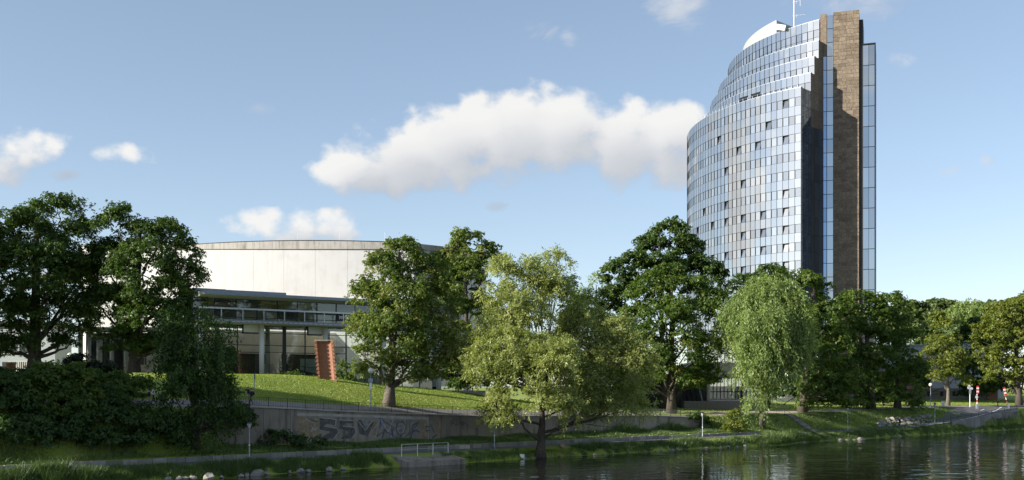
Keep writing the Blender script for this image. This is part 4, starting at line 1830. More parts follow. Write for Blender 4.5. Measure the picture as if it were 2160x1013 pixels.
        d = unit(T * .7 + r.normal(size=C.shape) * .55 - up * (.15 if style == 'willow' else .45))
        N = unit(r.normal(size=C.shape) * .8 + np.repeat(nrm, k, axis=0) * 1.3 + up * .3)
        N = unit(N - d * (N * d).sum(1)[:, None])
        t = np.repeat(ctint, k) + r.normal(0, .13, len(C))
        Ln = leaf * r.uniform(.6, 1.2, len(C))
        Wn = Ln * {'willow': .17, 'weep': .14, 'haw': .34}[style]
    v = leaf_quads(C, d, N, Ln, Wn)
    n = len(v)
    me = fast_mesh(name, v.reshape(-1, 3), quads=np.arange(n * 4).reshape(n, 4), tint=np.clip(np.repeat(t, 4), 0, 1))
    return me


def wobble(a, b, r, amp, n=5):
    pts = []
    for i in range(n + 1):
        f = i / n
        p = a.lerp(b, f)
        k = amp * math.sin(math.pi * f)
        pts.append(p + Vector((r.normal() * k, r.normal() * k, r.normal() * k * .4)))
    return pts


def trunk_mesh(name, base, top, r0, lobes, r, mat, flare=1.5, twigs=3, limb_r=None, lean=0.0):
    m = MB()
    h = top - base
    n = 9
    pts, rad = [], []
    for i in range(n + 1):
        f = i / n
        p = base.lerp(top, f) + Vector((lean * math.sin(f * 2.4) + r.normal() * .06, r.normal() * .06, 0))
        if i == 0:
            p = base - Vector((0, 0, .35))
        pts.append(p)
        k = r0 * (1 - .72 * f)
        if f < .12:
            k *= 1 + (flare - 1) * (1 - f / .12)
        rad.append(k)
    m.tube(pts, rad, 11)
    for lx, ly, lz, ax, ay, az in lobes:
        c = Vector((lx, ly, lz))
        f = max(.22, min(.9, ((c.z - base.z) / max(h.z, .1)) - .22))
        i = int(f * n)
        st = pts[i]
        rr = (limb_r or r0 * .42) * (1 - .55 * f)
        w = wobble(st, c, r, .35)
        w[1] = w[1].lerp(st, .15) + Vector((0, 0, -.1))
        m.tube(w, [rr * (1 - .7 * j / 5) for j in range(6)], 7)
        for q in range(twigs):
            dd = unit(r.normal(size=3) + np.array([0, 0, .5]))
            e = c + Vector((dd[0] * ax, dd[1] * ay, dd[2] * az)) * .85
            m.tube(wobble(w[3 if q % 2 else 5], e, r, .22, 4), [rr * .34 * (1 - .75 * j / 4) for j in range(5)], 5, cap=False)
    return m


def px_lobes(spec, D, depth=1.0):
    out = []
    for q in spec:
        px, py, rx, ry = q[:4]
        dd = q[4] if len(q) > 4 else 0
        if D == 'bank':
            # where the sight line meets the slope; the lobe sits on it
            d = 92.0
            while d < 124:
                p = at(px, py, d)
                if p.z < ground(p.x, p.y) + .1 or to_st(p.x, p.y)[1] > 10.5:
                    break
                d += .5
            d += dd * .5 - .2 * ry * d / F
        else:
            d = D + dd
        c = at(px, py, d)
        a, b = rx * d / F, ry * d / F
        out.append((c.x, c.y, c.z, a, max(a, b) * .5 * depth + min(a, b) * .5 * depth, b))
    return out


def tree(name, label, spec, D, trunk_px, r0, leafm, barkm='bark_dark', base_z=None, group=None, cat='tree', top=None, seed=1, twigs=3, flare=1.5, lean=0.0, trunk_d=None, depth=1.0, limb_r=None, **kw):
    r = np.random.default_rng(seed)
    lobes = px_lobes(spec, D, depth)
    td = trunk_d or (lobes[0][1] if D == 'bank' else D)
    bx, by = (trunk_px - 1080) / F * td, td
    bz = ground(bx, by) if base_z is None else base_z
    root = empty(name, (bx, by, bz), label, cat, group)
    L = root.location.copy()
    loc = [(a - L.x, b - L.y, c - L.z, x, y, z) for a, b, c, x, y, z in lobes]
    la = np.array(loc)
    w = (la[:, 3] * la[:, 5])
    cx, cy = (la[:, 0] * w).sum() / w.sum(), (la[:, 1] * w).sum() / w.sum()
    zt = (la[:, 2] + la[:, 5] * .2).max()
    if top is None:
        top = Vector((cx * .7, cy * .7, zt))
    m = trunk_mesh('trunk', Vector((0, 0, 0)), top, r0, loc, r, None, flare, twigs, limb_r, lean)
    m.build('trunk', MATS[barkm], root, None, True)
    me = crown_mesh('crown', loc, r, **kw)
    link('crown', me, MATS[leafm], root)
    return root


def build_trees():
    G = 'chestnuts on the promenade'
    t1 = [(62, 500, 62, 62), (128, 462, 60, 50), (160, 520, 45, 65), (40, 590, 78, 80, -3), (115, 590, 70, 75, -4), (165, 610, 48, 65, 2), (20, 670, 80, 60), (105, 670, 75, 60, -3), (160, 690, 50, 50), (60, 715, 60, 38, -2), (-20, 560, 60, 90, 1), (5, 480, 35, 40), (140, 735, 40, 26), (10, 735, 40, 30), (190, 610, 34, 60, 2)]
    T1 = tree('chestnut_tree', 'tall dark chestnut at the left edge with sunlit top leaves', t1, 159, 72, .95, 'leaf_oak', base_z=10.4, group=G, seed=1, dens=1.5, leaf=.33)
    t2 = [(248, 490, 46, 50), (300, 505, 52, 42, 1), (352, 505, 42, 42), (385, 560, 40, 55), (230, 570, 48, 60, 2), (300, 580, 70, 62, -4), (365, 620, 52, 58, -2), (405, 600, 30, 38), (240, 660, 52, 60), (310, 670, 68, 60, -4), (370, 680, 38, 45), (260, 725, 50, 32), (330, 735, 48, 26, -2), (215, 650, 36, 60, 1)]
    tree('chestnut_tree', 'dark chestnut with two-humped crown in front of the drum wall', t2, 158, 283, .85, 'leaf_oak', base_z=9.9, group=G, seed=2, dens=1.7, leaf=.33)
    t3 = [(850, 540, 42, 34), (812, 575, 45, 42), (885, 585, 48, 48, 1), (785, 640, 42, 45), (845, 640, 62, 58, -3), (920, 650, 40, 60, 1), (770, 705, 38, 42), (840, 720, 70, 58, -4), (910, 725, 50, 62), (762, 748, 28, 26), (800, 775, 48, 30, -2), (870, 785, 60, 42, -2), (930, 775, 30, 36)]
    tree('chestnut_tree', 'sunlit chestnut in the middle of the lawn with pale thick trunk', t3, 141, 820, .66, 'leaf_chestnut_dry', barkm='bark', group=G, seed=3, dens=2.1, leaf=.31, flare=1.5)
    t4 = [(985, 525, 36, 38), (945, 570, 34, 40), (1025, 560, 30, 45), (985, 600, 48, 55), (950, 660, 45, 60), (1010, 680, 45, 60), (975, 740, 50, 50)]
    tree('rusty_tree', 'tree with rusty brown tinged leaves behind the lawn chestnut', t4, 186, 985, .55, 'leaf_chestnut_dry', seed=4, dens=.85, leaf=.48)
    # the big silvery willow at the water
    w1 = [(1098, 560, 16, 32, 2), (1168, 572, 26, 40, 3), (1140, 580, 18, 26, 2), (1060, 590, 34, 38, 1), (1115, 610, 50, 45, 1), (1060, 645, 42, 46, -2), (1170, 640, 32, 50, 4), (1120, 680, 58, 50, -2),
          (1005, 735, 42, 36, -1), (1055, 735, 48, 46, -4), (1120, 760, 52, 42, -6), (1165, 770, 45, 42, -8), (1075, 800, 52, 46, -6), (1045, 866, 44, 44, -6), (1088, 888, 42, 34, -6), (1020, 790, 38, 40, -3), (1150, 835, 46, 40, -6), (1185, 805, 28, 36, -7), (980, 755, 46, 38, -1), (960, 765, 26, 28, 0),
          (1240, 700, 52, 50, 4), (1300, 705, 38, 34, 3), (1325, 760, 40, 44, 2), (1265, 765, 52, 48, 2), (1352, 798, 38, 38, 1), (1290, 825, 56, 44, 0), (1230, 835, 50, 48, 1), (1215, 885, 32, 28, -2), (1262, 880, 46, 32, 0), (1315, 868, 40, 30, 0), (1205, 740, 36, 60, 4)]
    tree('willow_tree', 'large silvery willow standing at the water edge with spreading crown', w1, 140, 1140, .62, 'leaf_willow', trunk_d=139.0, group='willows on the bank', seed=5, dens=3.3, top=Vector((.4, .5, 8.5)), leaf=.42, sub=1.45, squash=1.0, style='willow', twigs=4, limb_r=.26, lump=.36, flare=1.35)
    # oak and chestnut in front of the tower's left side
    t5 = [(1412, 497, 38, 28), (1385, 530, 45, 34), (1445, 530, 36, 36), (1330, 560, 40, 28), (1300, 590, 26, 30), (1455, 575, 40, 36), (1390, 585, 60, 42), (1505, 590, 32, 32), (1330, 630, 40, 42), (1290, 640, 30, 40)]
    tree('oak_tree', 'dark oak reaching up in front of the tower\'s left edge', t5, 198, 1400, .6, 'leaf_oak', seed=6, dens=1.5, leaf=.40, style='oak', lump=.26)
    t5b = [(1410, 588, 48, 34), (1370, 630, 50, 46), (1440, 625, 48, 46), (1345, 690, 40, 48), (1405, 690, 60, 52, -4), (1470, 680, 46, 52), (1500, 640, 28, 34), (1380, 745, 48, 42, -3), (1445, 750, 55, 42, -3), (1500, 740, 32, 42), (1350, 780, 38, 36), (1420, 795, 52, 28, -2), (1360, 810, 36, 28), (1490, 800, 34, 30), (1455, 812, 30, 18)]
    tree('chestnut_tree', 'big sunlit chestnut left of the concrete portal in front of the oak', t5b, 184, 1416, .7, 'leaf_chestnut', barkm='bark_dark', group=G, seed=7, dens=1.55, leaf=.35)
    tree('small_ash', 'thin dark feathery tree peeping over the big willow', [(1212, 600, 12, 24), (1200, 640, 22, 30), (1225, 650, 22, 34), (1205, 690, 30, 36)], 200, 1212, .25, 'leaf_oak', seed=8, dens=1.2, leaf=.36, style='oak', lump=.3)
    tree('young_willow', 'slim pale willow behind the big willow on its right', [(1262, 606, 20, 24), (1245, 640, 28, 32), (1280, 640, 22, 30), (1255, 690, 34, 40)], 196, 1258, .28, 'leaf_willow_green', seed=9, dens=1.3, leaf=.4, style='willow')
    w2 = [(1632, 612, 42, 26), (1590, 645, 42, 40), (1650, 650, 42, 46), (1560, 690, 40, 42), (1612, 695, 50, 46, -3), (1670, 700, 30, 54), (1545, 735, 30, 32), (1590, 745, 46, 42, -3), (1640, 748, 40, 42, -2), (1672, 755, 20, 36), (1575, 790, 30, 32, -2), (1612, 800, 32, 36, -3), (1596, 840, 20, 34, -3), (1614, 835, 15, 30, -3), (1606, 862, 13, 20, -3), (1590, 850, 10, 18, -3)]
    tree('weeping_willow', 'pale weeping willow hanging over the slope before the tower', w2, 179, 1608, .42, 'leaf_willow_green', group='willows on the bank', seed=10, dens=2.5, leaf=.54, sub=1.3, squash=1.2, lump=.34, style='weep', trunk_d=184, twigs=3, limb_r=.2)
    t6 = [(1672, 592, 42, 26), (1712, 620, 36, 38), (1745, 680, 36, 44), (1715, 690, 42, 50), (1755, 745, 44, 44), (1710, 765, 48, 50), (1770, 805, 40, 40), (1720, 825, 42, 34), (1765, 848, 32, 24), (1715, 852, 30, 18), (1790, 830, 30, 30)]
    tree('chestnut_tree', 'dark chestnut right behind the weeping willow below the tower', t6, 201, 1692, .7, 'leaf_chestnut', group=G, seed=11, dens=1.15, leaf=.40, trunk_d=201)
    t7 = [(1808, 632, 40, 22), (1780, 670, 36, 40), (1838, 665, 36, 42), (1800, 720, 46, 48), (1850, 735, 40, 52), (1805, 785, 44, 42), (1850, 800, 36, 36), (1790, 838, 40, 28), (1850, 836, 36, 24), (1820, 845, 26, 18)]
    tree('chestnut_tree', 'dark chestnut under the tower\'s stone pier', t7, 216, 1838, .75, 'leaf_chestnut', group=G, seed=12, dens=1.1, leaf=.43, trunk_d=216)
    t8 = [(1880, 640, 24, 24), (1902, 672, 32, 36), (1868, 690, 34, 40), (1915, 730, 30, 44), (1880, 750, 44, 50), (1912, 805, 32, 44), (1872, 820, 38, 30), (1915, 850, 22, 20), (1930, 790, 20, 44), (1885, 848, 24, 16)]
    tree('chestnut_tree', 'green chestnut with low sweeping skirt right of the tower', t8, 222, 1893, .6, 'leaf_chestnut', group=G, seed=13, dens=1.1, leaf=.40)
    tree('background_maple', 'round dark tree top between oak and weeping willow', [(1570, 600, 26, 22), (1550, 625, 26, 26), (1590, 625, 26, 24)], 210, 1565, .3, 'leaf_oak', seed=14, dens=1.4, leaf=.38, style='oak')
    tree('background_maple', 'small dark tree top just above the weeping willow', [(1622, 576, 26, 16), (1610, 600, 30, 24), (1640, 600, 26, 22)], 215, 1622, .3, 'leaf_oak', seed=15, dens=1.4, leaf=.38, style='oak')
    t9 = [(1988, 722, 28, 20), (1965, 755, 26, 24), (2005, 755, 34, 30), (2028, 775, 22, 26), (1975, 785, 34, 26), (2010, 795, 32, 24)]
    tree('young_chestnut', 'young chestnut on the sunlit lawn beside the litter bin', t9, 245, 2000, .42, 'leaf_lime', barkm='bark', seed=16, dens=1.3, leaf=.38)
    t10 = [(2112, 668, 34, 30), (2150, 665, 40, 40), (2092, 715, 36, 40), (2140, 730, 50, 48), (2185, 720, 40, 60), (2080, 765, 26, 34), (2120, 780, 40, 30), (2160, 790, 40, 36), (2105, 800, 26, 14)]
    tree('chestnut_tree', 'broad yellowish chestnut at the right edge beside the barriers', t10, 261, 2150, .7, 'leaf_lime', group=G, seed=17, dens=1.0, leaf=.45)
    tree('dark_lime', 'dark tree behind the signposts between two bright chestnuts', [(2050, 725, 30, 36), (2065, 700, 22, 30), (2045, 780, 36, 32), (2080, 815, 30, 18)], 275, 2052, .4, 'leaf_dark', seed=18, dens=1.0, leaf=.5)
    # distant trees at the right
    far = [('far_tree', 'distant dark green tree crown just right of the tower', [(1925, 668, 26, 26), (1905, 690, 26, 36), (1945, 700, 26, 40)], 490, 'leaf_far', 'oak'),
           ('far_tree', 'distant broad green crown on the skyline left of the pale willow', [(1985, 655, 28, 18), (1965, 672, 26, 22), (2010, 672, 22, 24), (1990, 700, 34, 40)], 520, 'leaf_far', 'oak'),
           ('far_conical_tree', 'distant yellowish conical tree before the skyline trees', [(1978, 682, 16, 16), (1972, 705, 24, 20), (1970, 730, 28, 26)], 470, 'leaf_lime', 'oak'),
           ('far_willow', 'distant pale willow with hanging sprays on the right', [(2050, 655, 26, 18), (2030, 680, 30, 30), (2070, 680, 26, 34), (2045, 715, 40, 36)], 500, 'leaf_willow_green', 'weep'),
           ('far_tree', 'distant dark crown on the skyline right of the pale willow', [(2100, 655, 26, 16), (2118, 675, 30, 24), (2085, 670, 18, 18)], 540, 'leaf_far', 'oak'),
           ('far_tree', 'distant crown at the far right edge of the skyline', [(2155, 652, 30, 22), (2185, 665, 40, 38), (2140, 690, 40, 40)], 560, 'leaf_far', 'oak'),
           ('far_tree', 'distant low crown filling the gap right of the tower skirt trees', [(1945, 735, 34, 34), (1925, 720, 30, 36)], 430, 'leaf_far', 'oak'),
           ('far_tree', 'distant crown behind the grey building roof', [(2010, 735, 40, 36), (2040, 745, 36, 30)], 440, 'leaf_far', 'oak'),
           ('far_tree', 'distant crown between the bright chestnuts', [(2075, 735, 36, 40), (2100, 715, 34, 36)], 450, 'leaf_far', 'oak')]
    for i, (nm, lab, sp, D, lm, st) in enumerate(far):
        sp = [(a, b, c * 1.2, d * 1.2) for a, b, c, d in sp]
        tree(nm, lab, sp, D, sp[-1][0], .45, lm, group='distant trees on the right', seed=30 + i, dens=.26, leaf=1.3, style=st, twigs=1, base_z=8.0, spread=1.1, sub=3.0, lump=.12)
    # shade trees of the same riverside row, just beyond the left edge of the picture
    r = random.Random(2)
    for x, y, dz, lab in ((-82, 151, 0, 'chestnut of the back row, first beyond the left edge'), (-97, 145, 0, 'chestnut of the back row, second beyond the left edge'),
                          (-94, 162, 0, 'chestnut of the back row nearest the porch beyond the left edge'), (-66, 116, -4, 'chestnut on the promenade just beyond the left edge'),
                          (-65, 106, -4.5, 'chestnut on the promenade, second beyond the left edge'), (-78, 100, -4.5, 'chestnut on the promenade, third beyond the left edge')):
        c = copy_tree(T1)
        c.location = (x, y, 10.4 + dz)
        c.rotation_euler = (0, 0, r.uniform(0, 6))
        c['label'] = lab
        c['group'] = 'chestnuts beyond the left edge'


build_trees()


def build_shrubs():
    G = 'shrubs on the left bank'
    h = [(405, 672, 34, 26), (375, 705, 38, 36), (435, 705, 40, 42, -1), (374, 765, 32, 44), (410, 765, 48, 48, -2), (462, 770, 36, 44), (366, 828, 26, 36), (400, 830, 52, 48, -3), (448, 835, 40, 46, -2), (460, 838, 20, 28), (372, 880, 40, 34, -2), (430, 885, 50, 34, -3), (482, 884, 32, 26), (500, 888, 20, 12, -1), (360, 915, 36, 20, -2), (425, 922, 52, 18, -3), (482, 910, 34, 16, -2)]
    tree('hawthorn_tree', 'dense dark green weeping thorn tree on the bank by the wall end', h, 116, 412, .38, 'leaf_dark', seed=50, dens=2.1, leaf=.27, style='haw', trunk_d=115, twigs=3, limb_r=.14, lump=.34, sub=1.0, squash=1.0)
    sh = [('elder_shrub', 'broad leafy elder shrub with light green leaves on the left bank', [(105, 805, 48, 36), (160, 805, 44, 30), (75, 850, 46, 44), (130, 855, 54, 44, -2), (180, 850, 36, 36)], 'bank', 'leaf_chestnut', 'shrub', .30),
          ('yew_shrub', 'black-green yew with feathery fronds behind the elder', [(165, 772, 24, 18), (200, 785, 32, 20), (232, 790, 20, 20), (185, 800, 40, 20)], 126, 'leaf_yew', 'shrub', .3),
          ('low_shrub', 'low rounded shrub at the foot of the left bank', [(115, 920, 34, 22), (140, 925, 26, 20), (95, 930, 26, 18)], 'bank', 'leaf_dark', 'shrub', .28),
          ('ivy_thicket', 'dark ivy thicket on the slope between elder and thorn tree', [(225, 862, 46, 34), (285, 880, 46, 26), (330, 896, 34, 18), (240, 895, 54, 36, -2), (305, 905, 50, 32, -2), (200, 890, 44, 40, -1), (345, 914, 36, 20, -1), (220, 925, 40, 18, -3), (270, 930, 40, 16, -3), (245, 840, 34, 14, 3), (200, 836, 36, 22, 3)], 'bank', 'leaf_dark', 'shrub', .27),
          ('ivy_thicket', 'dark thicket at the far left of the bank', [(15, 830, 46, 44), (-20, 860, 60, 56), (50, 875, 50, 44, -1), (10, 915, 60, 36, -2), (75, 915, 50, 32, -2), (150, 905, 50, 34, -1), (60, 820, 44, 30, 2)], 'bank', 'leaf_dark', 'shrub', .27),
          ('laurel_bush', 'low laurel bush below the leftmost chestnut trunk', [(35, 795, 30, 16), (5, 800, 34, 18), (60, 800, 18, 14)], 118, 'leaf_dark', 'shrub', .28),
          ('hedge_bush', 'sunlit low bush below the second chestnut trunk', [(225, 808, 30, 16), (260, 806, 30, 16), (285, 816, 32, 14), (240, 822, 34, 16), (270, 834, 34, 14, -4), (220, 836, 30, 14, -3), (300, 806, 16, 10, 2)], 120, 'leaf_chestnut', 'shrub', .28),
          ('wall_end_bush', 'dark bush hiding the left end of the retaining wall', [(496, 872, 22, 14), (522, 876, 18, 9), (480, 890, 34, 26), (515, 895, 24, 20)], 120, 'leaf_dark', 'shrub', .26),
          ('slope_weeds', 'mound of dark weeds at the foot of the wall beside the lantern', [(570, 925, 34, 14), (600, 930, 40, 14), (640, 934, 40, 11), (560, 938, 26, 10)], 'bank', 'leaf_dark', 'shrub', .24),
          ('sculpture_bush', 'green bush right of the brick sculpture by the foyer glass', [(720, 780, 12, 18), (735, 800, 18, 14), (712, 800, 10, 12)], 158, 'leaf_chestnut', 'shrub', .26),
          ('lawn_tussock', 'long grass tussock on top of the lawn left of the brick sculpture', [(622, 794, 22, 8), (650, 799, 20, 8), (670, 804, 12, 7)], 154, 'leaf_chestnut', 'shrub', .24),
          ('lawn_edge_bush', 'green rounded bush between lawn and big willow', [(965, 790, 26, 34), (985, 765, 26, 28), (1010, 800, 26, 30), (1035, 790, 26, 34), (975, 815, 30, 18)], 165, 'leaf_oak', 'shrub', .32),
          ('slope_bush', 'bright green bush on the slope right of the wall end', [(1550, 882, 14, 16), (1540, 898, 16, 12), (1562, 898, 12, 13)], 176, 'leaf_lime', 'shrub', .26),
          ('wall_creeper', 'creeper spilling over the right end of the retaining wall', [(1462, 880, 16, 8), (1478, 884, 14, 12), (1487, 890, 9, 14)], 176, 'leaf_dark', 'shrub', .24)]
    for i, (nm, lab, sp, D, lm, st, lf) in enumerate(sh):
        tree(nm, lab, sp, D, sp[0][0], .07, lm, group=G if sp[0][0] < 520 else None, cat='shrub', seed=60 + i, dens=3.0, leaf=lf, style=st, twigs=2, flare=1.1, lump=.24, spread=.35, sub=.75)
    # dark hedges under the trees behind the promenade
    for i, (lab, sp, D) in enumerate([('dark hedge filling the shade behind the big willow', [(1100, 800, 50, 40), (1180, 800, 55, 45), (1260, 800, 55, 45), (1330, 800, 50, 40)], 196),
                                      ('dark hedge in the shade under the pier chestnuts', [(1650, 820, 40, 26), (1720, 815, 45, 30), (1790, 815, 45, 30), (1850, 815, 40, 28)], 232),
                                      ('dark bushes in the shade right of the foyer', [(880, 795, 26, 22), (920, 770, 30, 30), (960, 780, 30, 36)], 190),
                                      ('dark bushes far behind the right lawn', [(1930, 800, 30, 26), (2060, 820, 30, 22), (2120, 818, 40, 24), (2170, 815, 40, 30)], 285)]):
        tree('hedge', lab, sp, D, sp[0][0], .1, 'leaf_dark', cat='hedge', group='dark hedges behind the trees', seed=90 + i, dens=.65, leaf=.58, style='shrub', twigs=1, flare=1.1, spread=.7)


build_shrubs()


# ------------------------------------------------------------------ grass
def blades(name, pts, hts, wid, r, mat, lean=.35, label=None, cat='grass'):
    n = len(pts)
    a = r.uniform(0, 6.283, n)
    side = np.stack([np.cos(a), np.sin(a), np.zeros(n)], 1) * (wid * r.uniform(.6, 1.4, n))[:, None]
    ln = np.stack([r.normal(0, lean, n), r.normal(0, lean, n), np.ones(n)], 1) * hts[:, None]
    v = np.stack([pts - side, pts + side, pts + ln], 1)
    x, y = pts[:, 0], pts[:, 1]
    pat = np.sin(x * .31 + 1.7 * np.sin(y * .19)) + np.sin(y * .43 + 1.3 * np.sin(x * .27 + 2)) + .7 * np.sin(x * 1.3 + y * .9)
    tint = np.clip(r.normal(.45, .17, n) + .11 * pat, 0, 1)
    me = fast_mesh(name, v.reshape(-1, 3), tris=np.arange(n * 3).reshape(n, 3), tint=np.repeat(tint, 3))
    o = link(name, me, MATS[mat])
    tag(o, label, cat, None, 'stuff')


def zp_vec(S, T):
    """profile height for many points, on the same grid the ground is built on"""
    ss = np.array(stations())
    tt = np.array(TB, float)
    lo_s, hi_s = np.searchsorted(ss, S.min()) - 1, np.searchsorted(ss, S.max()) + 1
    gs = ss[max(lo_s, 0):hi_s + 1]
    grid = np.array([[z_prof(float(a), float(b)) for b in tt] for a in gs])
    i = np.clip(np.searchsorted(gs, S) - 1, 0, len(gs) - 2)
    j = np.clip(np.searchsorted(tt, T) - 1, 0, len(tt) - 2)
    fs = (S - gs[i]) / (gs[i + 1] - gs[i])
    ft = (T - tt[j]) / (tt[j + 1] - tt[j])
    return grid[i, j] * (1 - fs) * (1 - ft) + grid[i + 1, j] * fs * (1 - ft) + grid[i, j + 1] * (1 - fs) * ft + grid[i + 1, j + 1] * fs * ft


def st_pts(S, T, shift=False):
    z = zp_vec(S, T)
    if shift:
        T = T + np.array([t_edge(float(a)) for a in S])
    x = BO.x + ES.x * S + ET.x * T
    y = BO.y + ES.y * S + ET.y * T
    return np.stack([x, y, z], 1)


def build_grass():
    r = np.random.default_rng(21)
    n = 100000
    S = r.uniform(26, 100, n)
    T = 14.3 + (41 - 14.3) * r.random(n)
    p = st_pts(S, T)
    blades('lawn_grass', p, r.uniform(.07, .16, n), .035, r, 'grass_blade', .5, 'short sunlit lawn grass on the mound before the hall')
    n = 60000
    S = r.uniform(-6, 112, n)
    T = r.uniform(5.7, 10.4, n)
    p = st_pts(S, T)
    h = r.uniform(.10, .34, n) * (1 + .8 * np.sin(S * .6) * np.sin(T * 1.1))
    h = np.where((S > 84) & (T > 8.8), h * 3.0, h)
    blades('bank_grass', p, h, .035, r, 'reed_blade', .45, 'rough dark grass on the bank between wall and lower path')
    n = 42000
    S = r.uniform(112, 235, n)
    T = r.uniform(5.4, 11.5, n)
    T = np.where((S > 195), r.uniform(-.2, 1.8, n), T)
    p = st_pts(S, T)
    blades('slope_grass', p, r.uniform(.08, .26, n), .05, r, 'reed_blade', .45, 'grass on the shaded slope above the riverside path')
    n = 26000
    S = r.uniform(112, 260, n)
    T = r.uniform(14.4, 60, n)
    p = st_pts(S, T)
    blades('park_grass', p, r.uniform(.08, .2, n), .06, r, 'grass_blade', .45, 'park lawn under the trees on the right')
    # tufts along the water: clump centres with dense upright blades
    cs, ct, ch, cn = [], [], [], []
    s = -8.0
    while s < 232:
        tall = (.42 + .3 * max(0, math.sin(s * .35)) + .25 * max(0, math.sin(s * .13 + 1))) * (1.2 if s < 41 else 1.0)
        if 41 < s < 48:
            s += 1
            continue
        if 48 <= s < 72:
            tall *= .45
        if 112 < s < 126:
            tall = .95
        if s > 130:
            tall *= .75
        for q in range(3):
            cs.append(s + r.uniform(-.4, .4))
            ct.append(r.uniform(.25, 1.9))
            ch.append(tall * r.uniform(.6, 1.25))
            cn.append(170 if s < 41 else 90)
        s += .55 if s < 48 or 110 < s < 128 else .8
    cs, ct, ch, cn = map(np.array, (cs, ct, ch, cn))
    S = np.repeat(cs, cn) + r.normal(0, .32, cn.sum())
    T = np.clip(np.repeat(ct, cn) + r.normal(0, .28, cn.sum()), .05, 2.0)
    p = st_pts(S, T, True)
    blades('waterside_grass', p, np.repeat(ch, cn) * r.uniform(.4, 1.15, cn.sum()), .028, r, 'reed_blade', .38, 'tufted fresh green grass along the water edge')


build_grass()


# ------------------------------------------------------------------ lamps, railing, signs, sculpture
def lantern_lamp(px, t, H, label, head=True):
    q = on_bank(px, t)
    root = empty('path_lantern', (q.x, q.y, q.z), label, 'street lamp', 'lantern lamps along the riverside path')
    m = MB()
    m.lathe([(.10, -.1), (.10, .5), (.065, .55), (.055, H - .62)], 10)
    m.build('pole', MATS['lamp_grey'], root, None, True)
    m = MB()
    m.lathe([(.09, H - .62), (.13, H - .58), (.24, H - .16), (.25, H - .12)], 8)
    g = m.build('lantern', MATS['lantern_glass'], root, None)
    m = MB()
    for k in range(8):
        a = 2 * math.pi * k / 8
        m.tube([(.135 * math.cos(a), .135 * math.sin(a), H - .58), (.255 * math.cos(a), .255 * math.sin(a), H - .12)], .012, 4)
    m.build('glazing_bars', MATS['dark_metal'], g)
    m = MB()
    m.lathe([(.30, H - .12), (.31, H - .08), (.20, H - .02), (.05, H + .04)], 10)
    m.build('cap', MATS['dark_metal'], root, None)
    m = MB()
    m.lathe([(.075, 1.6), (.075, 1.75)], 10)
    m.build('sticker_band', MATS['sign_white'], root, None)


for px_, t_, H_, lab_ in ((526, 2.4, 4.05, 'grey lantern lamp beside the thorn tree and boulders'), (1043, 2.6, 3.9, 'grey lantern lamp with its head lost in the big willow'),
                          (1482, 2.4, 3.9, 'grey lantern lamp below the right end of the wall'), (1788, 2.4, 4.1, 'grey lantern lamp standing by the sunlit waterside tufts'),
                          (1972, 2.2, 4.3, 'grey lantern lamp in front of the ramp')):
    lantern_lamp(px_, t_, H_, lab_)


def globe_lamp(px, D, py0, py1, label, z=None):
    c = at(px, 0, D)
    zb = ground(c.x, D) if z is None else z
    H = CZ + (HZ - py0) / F * D - zb
    root = empty('globe_lamp', (c.x, D, zb), label, 'street lamp', 'globe lamps in the park')
    m = MB()
    m.lathe([(.085, -.1), (.085, .7), (.055, .75), (.05, H - .52)], 10)
    m.build('pole', MATS['lamp_grey'], root, None, True)
    m = MB()
    rr = .36
    m.lathe([(rr * math.sin(math.pi * k / 12) + .001, H - rr - rr * math.cos(math.pi * k / 12)) for k in range(13)], 18)
    m.build('globe', MATS['globe'], root, None, True)
    m = MB()
    m.lathe([(.10, H - .74), (.13, H - .64)], 10)
    m.build('collar', MATS['dark_metal'], root, None)
    return root, H


lp, H_ = globe_lamp(782, on_bank(782, 11.9).y, 776, 860, 'globe lamp with small signs on the lawn beside the pale trunk')
m_ = MB()
m_.box((0, -.1, H_ - 1.55), (.55, .06, .5))
m_.build('grey_sign', MATS['lamp_grey'], lp)
m_ = MB()
m_.box((0, -.1, H_ - 2.25), (.30, .04, .78))
m_.build('white_sign', MATS['sign_white'], lp)
globe_lamp(148, 138.0, 744, 800, 'globe lamp rising from the dark yew on the left', 8.2)
globe_lamp(1963, on_bank(1963, 12.5).y, 808, 862, 'globe lamp on the right lawn left of the young chestnut')


